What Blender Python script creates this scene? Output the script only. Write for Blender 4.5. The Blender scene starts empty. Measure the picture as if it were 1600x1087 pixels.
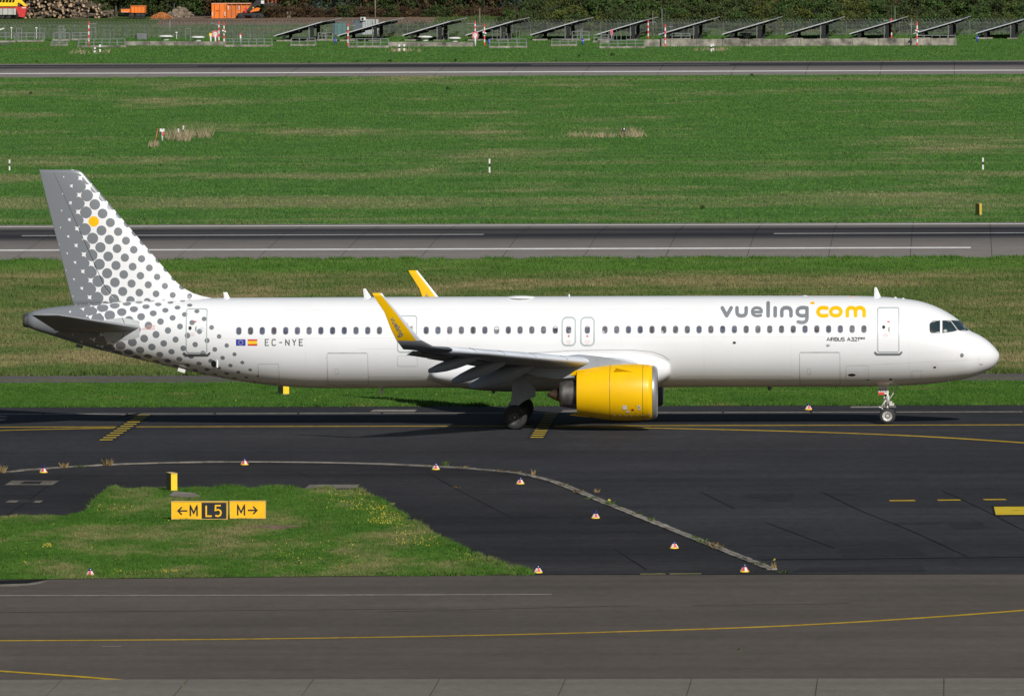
import bpy, bmesh, math, random
import numpy as np
from mathutils import Vector, Matrix

random.seed(7)
rng = np.random.default_rng(7)
scene = bpy.context.scene
COL = scene.collection

# ------------------------------------------------------------------ camera
# world: X along the taxiway (aircraft nose +X), Y away from the viewing terrace, Z up, metres
FPX, D0 = 19084.0, 558.0                 # focal length in 1600-px-wide pixels, distance to the aircraft
YAW, HCAM, PITCH, ROLL = math.radians(2.1), 29.15, math.atan(876.8 / 19084.0), 0.0042
CAM = np.array([D0 * math.sin(YAW), -D0 * math.cos(YAW), HCAM])
FW = np.array([-math.sin(YAW) * math.cos(PITCH), math.cos(YAW) * math.cos(PITCH), -math.sin(PITCH)])
_r0 = np.array([math.cos(YAW), math.sin(YAW), 0.0])
_u0 = np.cross(_r0, FW)
RT = _r0 * math.cos(ROLL) - _u0 * math.sin(ROLL)
UP = _u0 * math.cos(ROLL) + _r0 * math.sin(ROLL)

cam_data = bpy.data.cameras.new('camera')
cam = bpy.data.objects.new('camera', cam_data)
COL.objects.link(cam)
cam.matrix_world = Matrix(((RT[0], UP[0], -FW[0], CAM[0]), (RT[1], UP[1], -FW[1], CAM[1]),
                           (RT[2], UP[2], -FW[2], CAM[2]), (0, 0, 0, 1)))
cam_data.sensor_width = 36.0
cam_data.lens = FPX * 36.0 / 1600.0
cam_data.clip_start = 1.0
cam_data.clip_end = 9000.0
scene.camera = cam

# ------------------------------------------------------------------ sky, sun, exposure
SUN = Vector((0.62, -1.42, 1.0)).normalized()      # towards the sun
world = bpy.data.worlds.new('World')
scene.world = world
world.use_nodes = True
wn = world.node_tree.nodes
wn.clear()
sky = wn.new('ShaderNodeTexSky')
sky.sky_type = 'NISHITA'
sky.sun_disc = False
sky.sun_elevation = math.asin(SUN.z)
sky.sun_rotation = math.atan2(SUN.x, SUN.y)
sky.air_density, sky.dust_density, sky.ozone_density = 1.0, 1.0, 1.0
bg = wn.new('ShaderNodeBackground')
bg.inputs['Strength'].default_value = 0.05
wo = wn.new('ShaderNodeOutputWorld')
world.node_tree.links.new(sky.outputs[0], bg.inputs['Color'])
world.node_tree.links.new(bg.outputs[0], wo.inputs['Surface'])
sl = bpy.data.lights.new('sun', 'SUN')
sl.energy = 4.7
sl.angle = math.radians(0.53)
sl.color = (1.0, 0.965, 0.91)
so = bpy.data.objects.new('sun', sl)
COL.objects.link(so)
so.rotation_euler = (-SUN).to_track_quat('-Z', 'Y').to_euler()
scene.view_settings.view_transform = 'Standard'
scene.view_settings.look = 'None'
scene.view_settings.exposure = 0.0
scene.view_settings.gamma = 1.0
scene.view_settings.use_curve_mapping = False
scene.cycles.max_bounces = 5
scene.cycles.diffuse_bounces = 2
scene.cycles.use_denoising = True


# ------------------------------------------------------------------ surveying: a pixel of the 1600x1087 photo to a place
def ray(x, y):
    return FW + RT * ((x - 800) / FPX) + UP * ((543.5 - y) / FPX)


def gnd(x, y, z=0.0):
    v = ray(x, y)
    return CAM + v * ((z - CAM[2]) / v[2])


def atY(x, y, Y):
    v = ray(x, y)
    return CAM + v * ((Y - CAM[1]) / v[1])


def xrange_at(Y, margin=1.08):
    c = CAM[0] - (Y - CAM[1]) * math.tan(YAW)
    h = (Y - CAM[1]) * 800 / FPX * margin
    return c - h, c + h


# ------------------------------------------------------------------ mesh helpers
def obj(name, verts, faces, mat, parent=None, smooth=False, mats=None, fmat=None, attr=None):
    me = bpy.data.meshes.new(name)
    me.from_pydata([tuple(map(float, v)) for v in verts], [], [tuple(f) for f in faces])
    for m in (mats or ([mat] if mat else [])):
        me.materials.append(m)
    if fmat is not None:
        me.polygons.foreach_set('material_index', list(fmat))
    if smooth:
        me.polygons.foreach_set('use_smooth', [True] * len(me.polygons))
    if attr is not None:
        a = me.attributes.new('paint', 'FLOAT_VECTOR', 'POINT')
        a.data.foreach_set('vector', np.array(attr, dtype=np.float32).ravel())
    me.update()
    o = bpy.data.objects.new(name, me)
    COL.objects.link(o)
    if parent is not None:
        o.parent = parent
    return o


def tag(o, label=None, cat=None, group=None, kind=None):
    if label: o['label'] = label
    if cat: o['category'] = cat
    if group: o['group'] = group
    if kind: o['kind'] = kind
    return o


def empty(name, loc=(0, 0, 0), rz=0.0, label=None, cat=None, group=None):
    o = bpy.data.objects.new(name, None)
    COL.objects.link(o)
    o.location = tuple(map(float, loc))
    o.rotation_euler = (0, 0, rz)
    return tag(o, label, cat, group)


def copy_tree(o, parent=None, kids=None):
    c = o.copy()
    COL.objects.link(c)
    c.parent = parent
    for ch in list(o.children):
        copy_tree(ch, c)
    return c


class MB:
    """collects boxes, tubes and lofts for ONE mesh"""
    def __init__(s):
        s.v, s.f, s.m, s.cur = [], [], [], 0

    def add(s, vs, fs):
        n = len(s.v)
        s.v += [tuple(map(float, p)) for p in vs]
        s.f += [tuple(i + n for i in f) for f in fs]
        s.m += [s.cur] * len(fs)
        return s

    def box(s, c, d, rz=0.0, ry=0.0):
        hx, hy, hz = d[0] / 2, d[1] / 2, d[2] / 2
        R = Matrix.Rotation(rz, 3, 'Z') @ Matrix.Rotation(ry, 3, 'Y')
        vs = [R @ Vector((sx * hx, sy * hy, sz * hz)) + Vector(c) for sx in (-1, 1) for sy in (-1, 1) for sz in (-1, 1)]
        return s.add(vs, [(0, 1, 3, 2), (4, 6, 7, 5), (0, 4, 5, 1), (2, 3, 7, 6), (0, 2, 6, 4), (1, 5, 7, 3)])

    def tube(s, p, q, r0, r1=None, n=8, caps=True):
        p, q = Vector(p), Vector(q)
        r1 = r0 if r1 is None else r1
        d = (q - p).normalized()
        a = d.orthogonal().normalized()
        b = d.cross(a)
        vs = []
        for c, r in ((p, r0), (q, r1)):
            for k in range(n):
                t = 2 * math.pi * k / n
                vs.append(c + a * (r * math.cos(t)) + b * (r * math.sin(t)))
        fs = [(k, (k + 1) % n, n + (k + 1) % n, n + k) for k in range(n)]
        if caps:
            fs += [tuple(range(n - 1, -1, -1)), tuple(range(n, 2 * n))]
        return s.add(vs, fs)

    def lathe(s, prof, c, axis='X', n=48, cap=False):
        """prof: list of (along, radius) about axis through c"""
        vs = []
        for a, r in prof:
            for k in range(n):
                t = 2 * math.pi * k / n
                if axis == 'X':
                    vs.append((c[0] + a, c[1] + r * math.cos(t), c[2] + r * math.sin(t)))
                elif axis == 'Y':
                    vs.append((c[0] + r * math.cos(t), c[1] + a, c[2] + r * math.sin(t)))
                else:
                    vs.append((c[0] + r * math.cos(t), c[1] + r * math.sin(t), c[2] + a))
        fs = []
        for i in range(len(prof) - 1):
            for k in range(n):
                k2 = (k + 1) % n
                fs.append((i * n + k, i * n + k2, (i + 1) * n + k2, (i + 1) * n + k))
        if cap:
            fs.append(tuple(range(n)))
            fs.append(tuple((len(prof) - 1) * n + k for k in range(n)))
        return s.add(vs, fs)

    def prism(s, poly, d):
        """poly: list of 3-D points, extruded by vector d"""
        n = len(poly)
        vs = [Vector(p) for p in poly] + [Vector(p) + Vector(d) for p in poly]
        fs = [tuple(range(n)), tuple(range(2 * n - 1, n - 1, -1))]
        fs += [(k, n + k, n + (k + 1) % n, (k + 1) % n) for k in range(n)]
        return s.add(vs, fs)

    def build(s, name, mat, parent=None, smooth=False, mats=None):
        o = obj(name, s.v, s.f, mat, parent, smooth, mats, s.m if mats else None)
        return o


def fix_normals(o):
    bm = bmesh.new()
    bm.from_mesh(o.data)
    bmesh.ops.recalc_face_normals(bm, faces=bm.faces)
    bm.to_mesh(o.data)
    bm.free()
    return o


def pchip(xs, ys, x):
    xs, ys, x = np.asarray(xs, float), np.asarray(ys, float), np.atleast_1d(np.asarray(x, float))
    o = np.argsort(xs)
    xs, ys = xs[o], ys[o]
    h = np.diff(xs)
    d = np.diff(ys) / h
    m = np.zeros(len(xs))
    for i in range(1, len(xs) - 1):
        if d[i - 1] * d[i] > 0:
            w1, w2 = 2 * h[i] + h[i - 1], h[i] + 2 * h[i - 1]
            m[i] = (w1 + w2) / (w1 / d[i - 1] + w2 / d[i])
    m[0], m[-1] = d[0], d[-1]
    i = np.clip(np.searchsorted(xs, x) - 1, 0, len(h) - 1)
    t = np.clip((x - xs[i]) / h[i], 0, 1)
    return ((2 * t**3 - 3 * t**2 + 1) * ys[i] + (t**3 - 2 * t**2 + t) * h[i] * m[i]
            + (-2 * t**3 + 3 * t**2) * ys[i + 1] + (t**3 - t**2) * h[i] * m[i + 1])


# ------------------------------------------------------------------ materials
class NT:
    def __init__(s, name):
        s.mat = bpy.data.materials.new(name)
        s.mat.use_nodes = True
        s.t = s.mat.node_tree
        s.t.nodes.clear()
        s.out = s.t.nodes.new('ShaderNodeOutputMaterial')
        s.p = s.t.nodes.new('ShaderNodeBsdfPrincipled')
        s.t.links.new(s.p.outputs[0], s.out.inputs['Surface'])

    def link(s, a, b):
        s.t.links.new(a, b)

    def setin(s, sock, v):
        if hasattr(v, 'is_linked') or isinstance(v, bpy.types.NodeSocket):
            s.link(v, sock)
        else:
            sock.default_value = v

    def math(s, op, a, b=None, c=None):
        n = s.t.nodes.new('ShaderNodeMath')
        n.operation = op
        for i, v in enumerate((a, b, c)):
            if v is not None:
                s.setin(n.inputs[i], v)
        return n.outputs[0]

    def pos(s, scale=(1, 1, 1), rot=0.0):
        g = s.t.nodes.new('ShaderNodeNewGeometry')
        m = s.t.nodes.new('ShaderNodeMapping')
        m.inputs['Scale'].default_value = scale
        m.inputs['Rotation'].default_value = (0, 0, rot)
        s.link(g.outputs['Position'], m.inputs['Vector'])
        return m.outputs[0]

    def xyz(s, v=None):
        if v is None:
            v = s.t.nodes.new('ShaderNodeNewGeometry').outputs['Position']
        n = s.t.nodes.new('ShaderNodeSeparateXYZ')
        s.link(v, n.inputs[0])
        return n.outputs

    def noise(s, vec, scale, detail=3.0, rough=0.55):
        n = s.t.nodes.new('ShaderNodeTexNoise')
        s.link(vec, n.inputs['Vector'])
        n.inputs['Scale'].default_value = scale
        n.inputs['Detail'].default_value = detail
        n.inputs['Roughness'].default_value = rough
        return n.outputs['Fac']

    def ramp(s, fac, stops, interp='LINEAR'):
        n = s.t.nodes.new('ShaderNodeValToRGB')
        n.color_ramp.interpolation = interp
        e = n.color_ramp.elements
        e.remove(e[1])
        for i, (p, c) in enumerate(stops):
            el = e[0] if i == 0 else e.new(p)
            el.position = p
            el.color = (c, c, c, 1) if isinstance(c, (int, float)) else (*c, 1)
        s.setin(n.inputs[0], fac)
        return n.outputs[0]

    def mix(s, fac, a, b, mode='MIX'):
        n = s.t.nodes.new('ShaderNodeMix')
        n.data_type = 'RGBA'
        n.blend_type = mode
        s.setin(n.inputs['Factor'], fac)
        s.setin(n.inputs['A'], (*a, 1) if isinstance(a, tuple) else a)
        s.setin(n.inputs['B'], (*b, 1) if isinstance(b, tuple) else b)
        return n.outputs['Result']

    def bump(s, h, strength=0.3, dist=0.02):
        n = s.t.nodes.new('ShaderNodeBump')
        n.inputs['Strength'].default_value = strength
        n.inputs['Distance'].default_value = dist
        s.link(h, n.inputs['Height'])
        s.link(n.outputs[0], s.p.inputs['Normal'])

    def done(s, col=None, rough=0.6, metal=0.0, coat=0.0, spec=0.5):
        if col is not None:
            s.setin(s.p.inputs['Base Color'], (*col, 1) if isinstance(col, tuple) else col)
        s.setin(s.p.inputs['Roughness'], rough)
        s.p.inputs['Metallic'].default_value = metal
        s.p.inputs['Coat Weight'].default_value = coat
        s.p.inputs['Coat Roughness'].default_value = 0.08
        s.p.inputs['Specular IOR Level'].default_value = spec
        return s.mat


def paint(name, col, rough=0.45, var=0.08, scale=2.5, metal=0.0, coat=0.0, spec=0.5):
    if name in bpy.data.materials:
        return bpy.data.materials[name]
    n = NT(name)
    f = n.noise(n.pos(), scale, 4)
    d = tuple(c * (1 - 2.2 * var) for c in col)
    l = tuple(min(1, c * (1 + 1.2 * var)) for c in col)
    return n.done(n.mix(n.ramp(f, [(0.3, 0.0), (0.7, 1.0)]), d, l), rough, metal, coat, spec)


WHITE = paint('white_aircraft_paint', (0.70, 0.71, 0.725), 0.28, 0.012, 0.7, coat=0.4)
GREYP = paint('grey_livery_paint', (0.175, 0.188, 0.205), 0.35, 0.03, 0.7, coat=0.3)
YELP = paint('yellow_livery_paint', (0.74, 0.43, 0.002), 0.38, 0.04, 0.7, coat=0.06, spec=0.3)
WINGG = paint('light_grey_wing_paint', (0.24, 0.26, 0.29), 0.42, 0.06, 0.8)
SLATG = paint('bright_slat_grey', (0.56, 0.60, 0.66), 0.35, 0.05, 0.8)
DARKG = paint('dark_grey_wing_paint', (0.14, 0.15, 0.17), 0.45, 0.08, 1.0)
METAL = paint('polished_metal', (0.40, 0.41, 0.43), 0.32, 0.08, 1.5, metal=0.6)
STEEL = paint('dull_engine_steel', (0.20, 0.19, 0.18), 0.45, 0.2, 3.0, metal=0.8)
HOTMET = paint('heat_stained_metal', (0.14, 0.085, 0.06), 0.45, 0.25, 3.0, metal=0.6)
BLACKM = paint('black_interior', (0.012, 0.012, 0.014), 0.7, 0.2)
RUBBER = paint('tyre_rubber', (0.018, 0.018, 0.020), 0.75, 0.2, 6.0)
HUBW = paint('white_wheel_hub', (0.50, 0.49, 0.46), 0.4, 0.08, 6.0)
HUBD = paint('dark_wheel_hub', (0.035, 0.034, 0.032), 0.5, 0.2, 6.0)
GLASSW = paint('cabin_window_pane', (0.085, 0.095, 0.135), 0.25, 0.25, 2.2)
RIMW = paint('cabin_window_rim', (0.20, 0.205, 0.22), 0.4, 0.04)
GLASSC = paint('cockpit_glass', (0.02, 0.035, 0.04), 0.08, 0.3, 1.5)
DOORLN = paint('door_outline_green_grey', (0.36, 0.41, 0.40), 0.5, 0.05)
SEAML = paint('panel_seam', (0.46, 0.46, 0.45), 0.6, 0.08)
SEAMD = paint('dark_seam', (0.07, 0.07, 0.07), 0.6, 0.1)
REDP = paint('red_paint', (0.55, 0.03, 0.03), 0.45, 0.08)
BLUEP = paint('blue_paint', (0.02, 0.045, 0.35), 0.45, 0.1)
FLAGY = paint('flag_yellow', (0.80, 0.50, 0.02), 0.45, 0.03)
CHAR = paint('charcoal_lettering', (0.075, 0.08, 0.085), 0.5, 0.05)
GALV = paint('galvanised_steel', (0.17, 0.18, 0.185), 0.5, 0.15, 1.5, metal=0.3)
PAINTW = paint('white_marker_paint', (0.60, 0.60, 0.58), 0.5, 0.06, 3.0)
PAINTR = paint('signal_red_paint', (0.60, 0.05, 0.04), 0.5, 0.1, 3.0)
BLACKP = paint('black_paint', (0.015, 0.015, 0.018), 0.5, 0.1)


# ================================================================== SETTING: ground, pavements, grass
def asphalt(name, col, streak=0.25, rough=0.85, fine=0.2, angle=0.0):
    n = NT(name)
    big = n.noise(n.pos((0.03, 0.055, 1), angle), 1.0, 5, 0.6)
    lane = n.noise(n.pos((0.006, 0.32, 1), angle), 1.0, 4, 0.6)
    grain = n.noise(n.pos((2.2, 0.7, 1)), 1.0, 4, 0.8)
    mid = n.noise(n.pos((0.35, 0.12, 1)), 1.0, 5, 0.7)
    k = n.math('MULTIPLY', n.ramp(big, [(0.3, 1 - streak), (0.7, 1 + streak * 0.8)]),
               n.ramp(lane, [(0.32, 1 - streak * 0.8), (0.5, 1.0), (0.7, 1 + streak * 0.5)]))
    k = n.math('MULTIPLY', k, n.ramp(grain, [(0.3, 1 - fine), (0.7, 1 + fine)]))
    k = n.math('MULTIPLY', k, n.ramp(mid, [(0.3, 1 - streak * 0.4), (0.7, 1 + streak * 0.4)]))
    vm = n.t.nodes.new('ShaderNodeVectorMath')
    vm.operation = 'SCALE'
    vm.inputs[0].default_value = col
    n.link(k, vm.inputs['Scale'])
    n.bump(grain, 0.35, 0.01)
    return n.done(vm.outputs[0], rough, spec=0.05)


ASPH_M = asphalt('dark_taxiway_asphalt', (0.0335, 0.0335, 0.0370), 0.26)
ASPH_SH = asphalt('dark_shoulder_asphalt', (0.0285, 0.0278, 0.0295), 0.34, angle=0.35)
ASPH_N = asphalt('brown_grey_taxiway_asphalt', (0.093, 0.080, 0.068), 0.18, fine=0.11)
ASPH_RD = asphalt('service_road_asphalt', (0.115, 0.105, 0.10), 0.2)
PATCH = asphalt('fresh_asphalt_patch', (0.0265, 0.0265, 0.0295), 0.2)
CONC = asphalt('weathered_concrete', (0.225, 0.205, 0.175), 0.25, fine=0.3)
CONC_D = asphalt('old_grey_concrete', (0.17, 0.155, 0.13), 0.35, fine=0.35)
SLABC = asphalt('apron_concrete', (0.155, 0.14, 0.12), 0.12, fine=0.12)
CRACK = asphalt('bitumen_joint', (0.012, 0.012, 0.013), 0.2)
DIRT = asphalt('bare_earth', (0.17, 0.12, 0.085), 0.35, fine=0.4)
YLINE = asphalt('yellow_road_paint', (0.42, 0.28, 0.02), 0.2, fine=0.25)
YLINE_B = asphalt('fresh_yellow_road_paint', (0.52, 0.38, 0.03), 0.1, fine=0.1)
WLINE = asphalt('white_road_paint', (0.66, 0.65, 0.63), 0.12, fine=0.15)
WLINE_D = asphalt('worn_white_road_paint', (0.36, 0.345, 0.32), 0.25, fine=0.3)


def runway_mat(name, yc, half):
    n = NT(name)
    x, y, z = n.xyz()
    lane = n.noise(n.pos((0.004, 0.7, 1)), 1.0, 5, 0.65)
    long_ = n.noise(n.pos((0.02, 0.06, 1)), 1.0, 3, 0.6)
    grain = n.noise(n.pos((0.6, 0.3, 1)), 1.0, 4, 0.7)
    d = n.math('ABSOLUTE', n.math('SUBTRACT', y, yc))
    dn = n.math('DIVIDE', d, half)
    # tyre rubber laid down along the touchdown lanes either side of the centre line
    rub = n.ramp(dn, [(0.0, 0.86), (0.10, 0.90), (0.17, 1.0), (0.27, 0.98), (0.34, 0.80), (0.42, 0.42), (0.58, 0.20), (0.78, 0.0)])
    rub = n.math('MULTIPLY', rub, n.ramp(long_, [(0.3, 0.85), (0.65, 1.0)]))
    rub = n.math('MULTIPLY', rub, n.ramp(lane, [(0.3, 0.9), (0.6, 1.0)]))
    base = n.mix(n.ramp(lane, [(0.3, 0.0), (0.7, 1.0)]), (0.185, 0.166, 0.150), (0.250, 0.226, 0.206))
    base = n.mix(n.ramp(grain, [(0.3, 0.0), (0.7, 0.35)]), base, (0.13, 0.118, 0.108))
    c = n.mix(rub, base, (0.010, 0.012, 0.018))
    return n.done(c, 0.85, spec=0.05)


def grass_mat(name, greens, dry, amount, bands=None, patch=(0.018, 0.07), seed=0.0, lush=None):
    """greens: (dark, light); dry: straw colour; bands: [(Y0, Y1, strength)] strips of dry or bare grass lying along X"""
    n = NT(name)
    x, y, z = n.xyz()
    mp = n.pos((patch[0], patch[1], 1))
    off = n.t.nodes.new('ShaderNodeVectorMath')
    off.operation = 'ADD'
    n.link(mp, off.inputs[0])
    off.inputs[1].default_value = (seed, seed * 1.7, 0)
    big = n.noise(off.outputs[0], 1.0, 6, 0.68)
    med = n.noise(n.pos((0.22, 0.16, 1)), 1.0, 5, 0.65)
    fine = n.noise(n.pos((2.6, 1.1, 2.6)), 1.0, 4, 0.8)
    g = n.mix(n.ramp(med, [(0.3, 0.0), (0.7, 1.0)]), greens[0], greens[1])
    g = n.mix(n.ramp(fine, [(0.35, 0.55), (0.6, 0.0)]), g, tuple(c * 0.5 for c in greens[0]))
    a = n.ramp(big, [(0.62 - amount * 0.4, 0.0), (0.78 - amount * 0.4, 0.85)])
    a = n.math('MULTIPLY', a, n.ramp(med, [(0.3, 0.35), (0.62, 1.0)]))
    if bands:
        wob = n.math('MULTIPLY', n.math('SUBTRACT', n.noise(n.pos((0.05, 0.03, 1)), 1.0, 5, 0.7), 0.5), 34.0)
        yy = n.math('ADD', y, wob)
        for b0, b1, s in bands:
            m = n.math('MULTIPLY', n.math('SMOOTH_MIN', n.math('MULTIPLY', n.math('SUBTRACT', yy, b0), 0.4),
                                          n.math('MULTIPLY', n.math('SUBTRACT', b1, yy), 0.4), 0.5), 1.0)
            m = n.math('MULTIPLY', n.math('MINIMUM', n.math('MAXIMUM', m, 0.0), 1.0), s)
            a = n.math('MAXIMUM', a, n.math('MULTIPLY', m, n.ramp(big, [(0.35, 0.1), (0.6, 1.0)])))
    if lush:
        wob2 = n.math('MULTIPLY', n.math('SUBTRACT', n.noise(n.pos((0.06, 0.06, 1)), 1.0, 4), 0.5), 26.0)
        m = n.math('MULTIPLY', n.math('SUBTRACT', n.math('ADD', y, wob2), lush[0]), lush[1])
        m = n.math('MINIMUM', n.math('MAXIMUM', m, 0.0), 0.85)
        a = n.math('MULTIPLY', a, n.math('SUBTRACT', 1.0, m))
        g = n.mix(m, g, n.mix(n.ramp(med, [(0.3, 0.0), (0.7, 1.0)]), G_LUSH[0], G_LUSH[1]))
    straw2 = tuple(q * 0.6 for q in dry)
    c = n.mix(a, g, n.mix(n.ramp(fine, [(0.35, 0.0), (0.65, 1.0)]), straw2, dry))
    n.bump(fine, 0.6, 0.08)
    n.p.inputs['Subsurface Weight'].default_value = 0.0
    return n.done(c, 0.85, spec=0.06)


G_LUSH = ((0.040, 0.108, 0.015), (0.082, 0.166, 0.028))
G_MEAD = ((0.064, 0.108, 0.026), (0.116, 0.158, 0.044))
G_FAR = ((0.050, 0.128, 0.024), (0.090, 0.184, 0.040))
STRAW = (0.30, 0.245, 0.145)
GR_ISL = grass_mat('island_grass', G_LUSH, (0.27, 0.225, 0.11), 0.36, seed=3.1, patch=(0.22, 0.07))
GR_VERGE = grass_mat('verge_grass', G_LUSH, (0.24, 0.20, 0.09), 0.10, seed=9.0, patch=(0.20, 0.12))
GR_MEAD = grass_mat('dry_meadow_grass', G_MEAD, (0.30, 0.235, 0.125), 0.44, seed=5.2, patch=(0.075, 0.06), lush=(165.0, 0.05))
GR_FIELD = grass_mat('runway_field_grass', G_FAR, (0.32, 0.26, 0.15), 0.24, seed=1.4, patch=(0.05, 0.028),
                     bands=[(262, 270, 0.35), (286, 314, 0.55), (352, 366, 0.45), (384, 391, 0.35), (404, 408, 0.6), (455, 460, 0.3), (500, 503, 0.45), (596, 600, 0.5), (644, 660, 0.35)])
GR_FAR = grass_mat('far_field_grass', G_FAR, (0.20, 0.15, 0.07), 0.12, seed=7.7, patch=(0.03, 0.06),
                   bands=[(726, 737, 0.5)])
GR_BANK = grass_mat('bank_grass', ((0.05, 0.085, 0.025), (0.085, 0.125, 0.036)), (0.17, 0.13, 0.07), 0.22, seed=4.0, patch=(0.12, 0.12))


def poly_sheet(name, pts, z, mat, kind='structure', parent=None):
    o = obj(name, [(p[0], p[1], z) for p in pts], [tuple(range(len(pts)))], mat, parent)
    if o.data.polygons[0].normal.z < 0:
        o.data.flip_normals()
    bm = bmesh.new(); bm.from_mesh(o.data)
    bmesh.ops.triangulate(bm, faces=bm.faces)
    bm.to_mesh(o.data); bm.free()
    return tag(o, kind=kind) if parent is None else o


def rect(x0, x1, y0, y1):
    return [(x0, y0), (x1, y0), (x1, y1), (x0, y1)]


# the terrain: one sheet to the horizon, with the low bank behind the perimeter fence (rows of Y, Z)
BANK = [(-900, 0), (-300, 0), (0, 0), (300, 0), (700, 0), (871, 0), (878, 0.30), (890, 0.95), (900, 1.35), (906, 1.45), (960, 1.45), (1300, 1.5), (4500, 1.5)]
xs_t = [-4000, -300, -120, -60, 0, 60, 120, 300, 4000]
tv = [(x, y, z) for (y, z) in BANK for x in xs_t]
nx_ = len(xs_t)
tf = [(i * nx_ + j, i * nx_ + j + 1, (i + 1) * nx_ + j + 1, (i + 1) * nx_ + j) for i in range(len(BANK) - 1) for j in range(nx_ - 1)]
GROUND = tag(obj('ground', tv, tf, GR_FAR), kind='structure')


def bank_z(y):
    return float(np.interp(y, [b[0] for b in BANK], [b[1] for b in BANK]))


def gbank(x, y):
    """pixel to the terrain, bank included"""
    lo, hi = -600.0, 1400.0
    v = ray(x, y)
    for _ in range(60):
        m = (lo + hi) / 2
        p = CAM + v * ((m - CAM[1]) / v[1])
        if p[2] > bank_z(m): lo = m
        else: hi = m
    p = CAM + v * ((lo - CAM[1]) / v[1])
    return np.array([p[0], p[1], bank_z(p[1])])


Y_M_TOP = float(gnd(800, 634.5)[1])          # far edge of the dark taxiway
Y_SPLIT = float(gnd(800, 898.0)[1])          # where the dark asphalt meets the brown-grey taxiway
Y_RD0, Y_RD1 = float(gnd(800, 597.0)[1]), float(gnd(800, 585.5)[1])
Y_RW0, Y_RW1 = 195.5, 257.0                  # near runway
Y_RW2, Y_RW3 = 672.0, 733.0                  # far runway
Y_APR = float(gnd(1100, 1061.0)[1])          # edge of the concrete slabs in front

field = poly_sheet('runway_field', rect(-400, 400, Y_RW1 - 1, Y_RW2 + 1), 0.006, GR_FIELD)
meadow = poly_sheet('meadow', rect(-400, 400, Y_RD1 - 0.5, Y_RW0 + 1), 0.006, GR_MEAD)
verge = poly_sheet('grass_verge', rect(-400, 400, Y_M_TOP - 1, Y_RD0 + 0.5), 0.006, GR_VERGE)
bank = tag(obj('grass_bank', [(x, y, z + 0.012) for (y, z) in BANK[5:11] for x in (-400, 400)],
               [(2 * i, 2 * i + 1, 2 * i + 3, 2 * i + 2) for i in range(5)], GR_BANK), kind='structure')

road = poly_sheet('service_road', rect(-400, 400, Y_RD0, Y_RD1), 0.014, ASPH_RD)
taxi = poly_sheet('taxiway', rect(-400, 400, Y_SPLIT, Y_M_TOP), 0.010, ASPH_M)
taxi2 = poly_sheet('front_taxiway', rect(-400, 400, -400, Y_SPLIT), 0.012, ASPH_N)


def runway(name, y0, y1, crown, mat):
    n = 24
    v, f = [], []
    for i in range(n + 1):
        y = y0 + (y1 - y0) * i / n
        z = 0.02 + crown * max(0.0, 1 - abs(y - (y0 + y1) / 2) / ((y1 - y0) / 2))
        v += [(-900, y, z), (900, y, z)]
    f = [(2 * i, 2 * i + 1, 2 * i + 3, 2 * i + 2) for i in range(n)]
    return tag(obj(name, v, f, mat), kind='structure')


def rwz(y, y0, y1, crown, e=0.004):
    return 0.02 + crown * max(0.0, 1 - abs(y - (y0 + y1) / 2) / ((y1 - y0) / 2)) + e


RW_A = runway('runway', Y_RW0, Y_RW1, 0.40, runway_mat('near_runway_surface', (Y_RW0 + Y_RW1) / 2 + 5.5, (Y_RW1 - Y_RW0) / 2))
RW_B = runway('far_runway', Y_RW2, Y_RW3, 0.40, runway_mat('far_runway_surface', (Y_RW2 + Y_RW3) / 2 + 6, (Y_RW3 - Y_RW2) / 2))


def strip(name, pts, width, z, mat, parent=None, step=3.0, zf=None):
    """a painted line or joint on the ground along a path of ground points"""
    P = [np.array(p[:2], float) for p in pts]
    Q = [P[0]]
    for a, b in zip(P[:-1], P[1:]):
        k = max(1, int(np.linalg.norm(b - a) / step))
        Q += [a + (b - a) * j / k for j in range(1, k + 1)]
    v, f = [], []
    for i, q in enumerate(Q):
        d = Q[min(i + 1, len(Q) - 1)] - Q[max(i - 1, 0)]
        d = d / (np.linalg.norm(d) + 1e-9)
        nrm = np.array([-d[1], d[0]]) * width / 2
        for s in (-1, 1):
            w = q + nrm * s
            v.append((w[0], w[1], zf(w[1]) if zf else z))
    f = [(2 * i, 2 * i + 2, 2 * i + 3, 2 * i + 1) for i in range(len(Q) - 1)]
    o = obj(name, v, f, mat, parent)
    if o.data.polygons[0].normal.z < 0:
        o.data.flip_normals()
    return o


def smooth_path(px, n=40):
    """smooth curve through pixel points lying on the ground"""
    P = np.array([gnd(*p)[:2] for p in px])
    t = np.concatenate([[0], np.cumsum(np.linalg.norm(np.diff(P, axis=0), axis=1))])
    s = np.linspace(0, t[-1], n)
    return np.stack([pchip(t, P[:, 0], s), pchip(t, P[:, 1], s)], 1)


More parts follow.
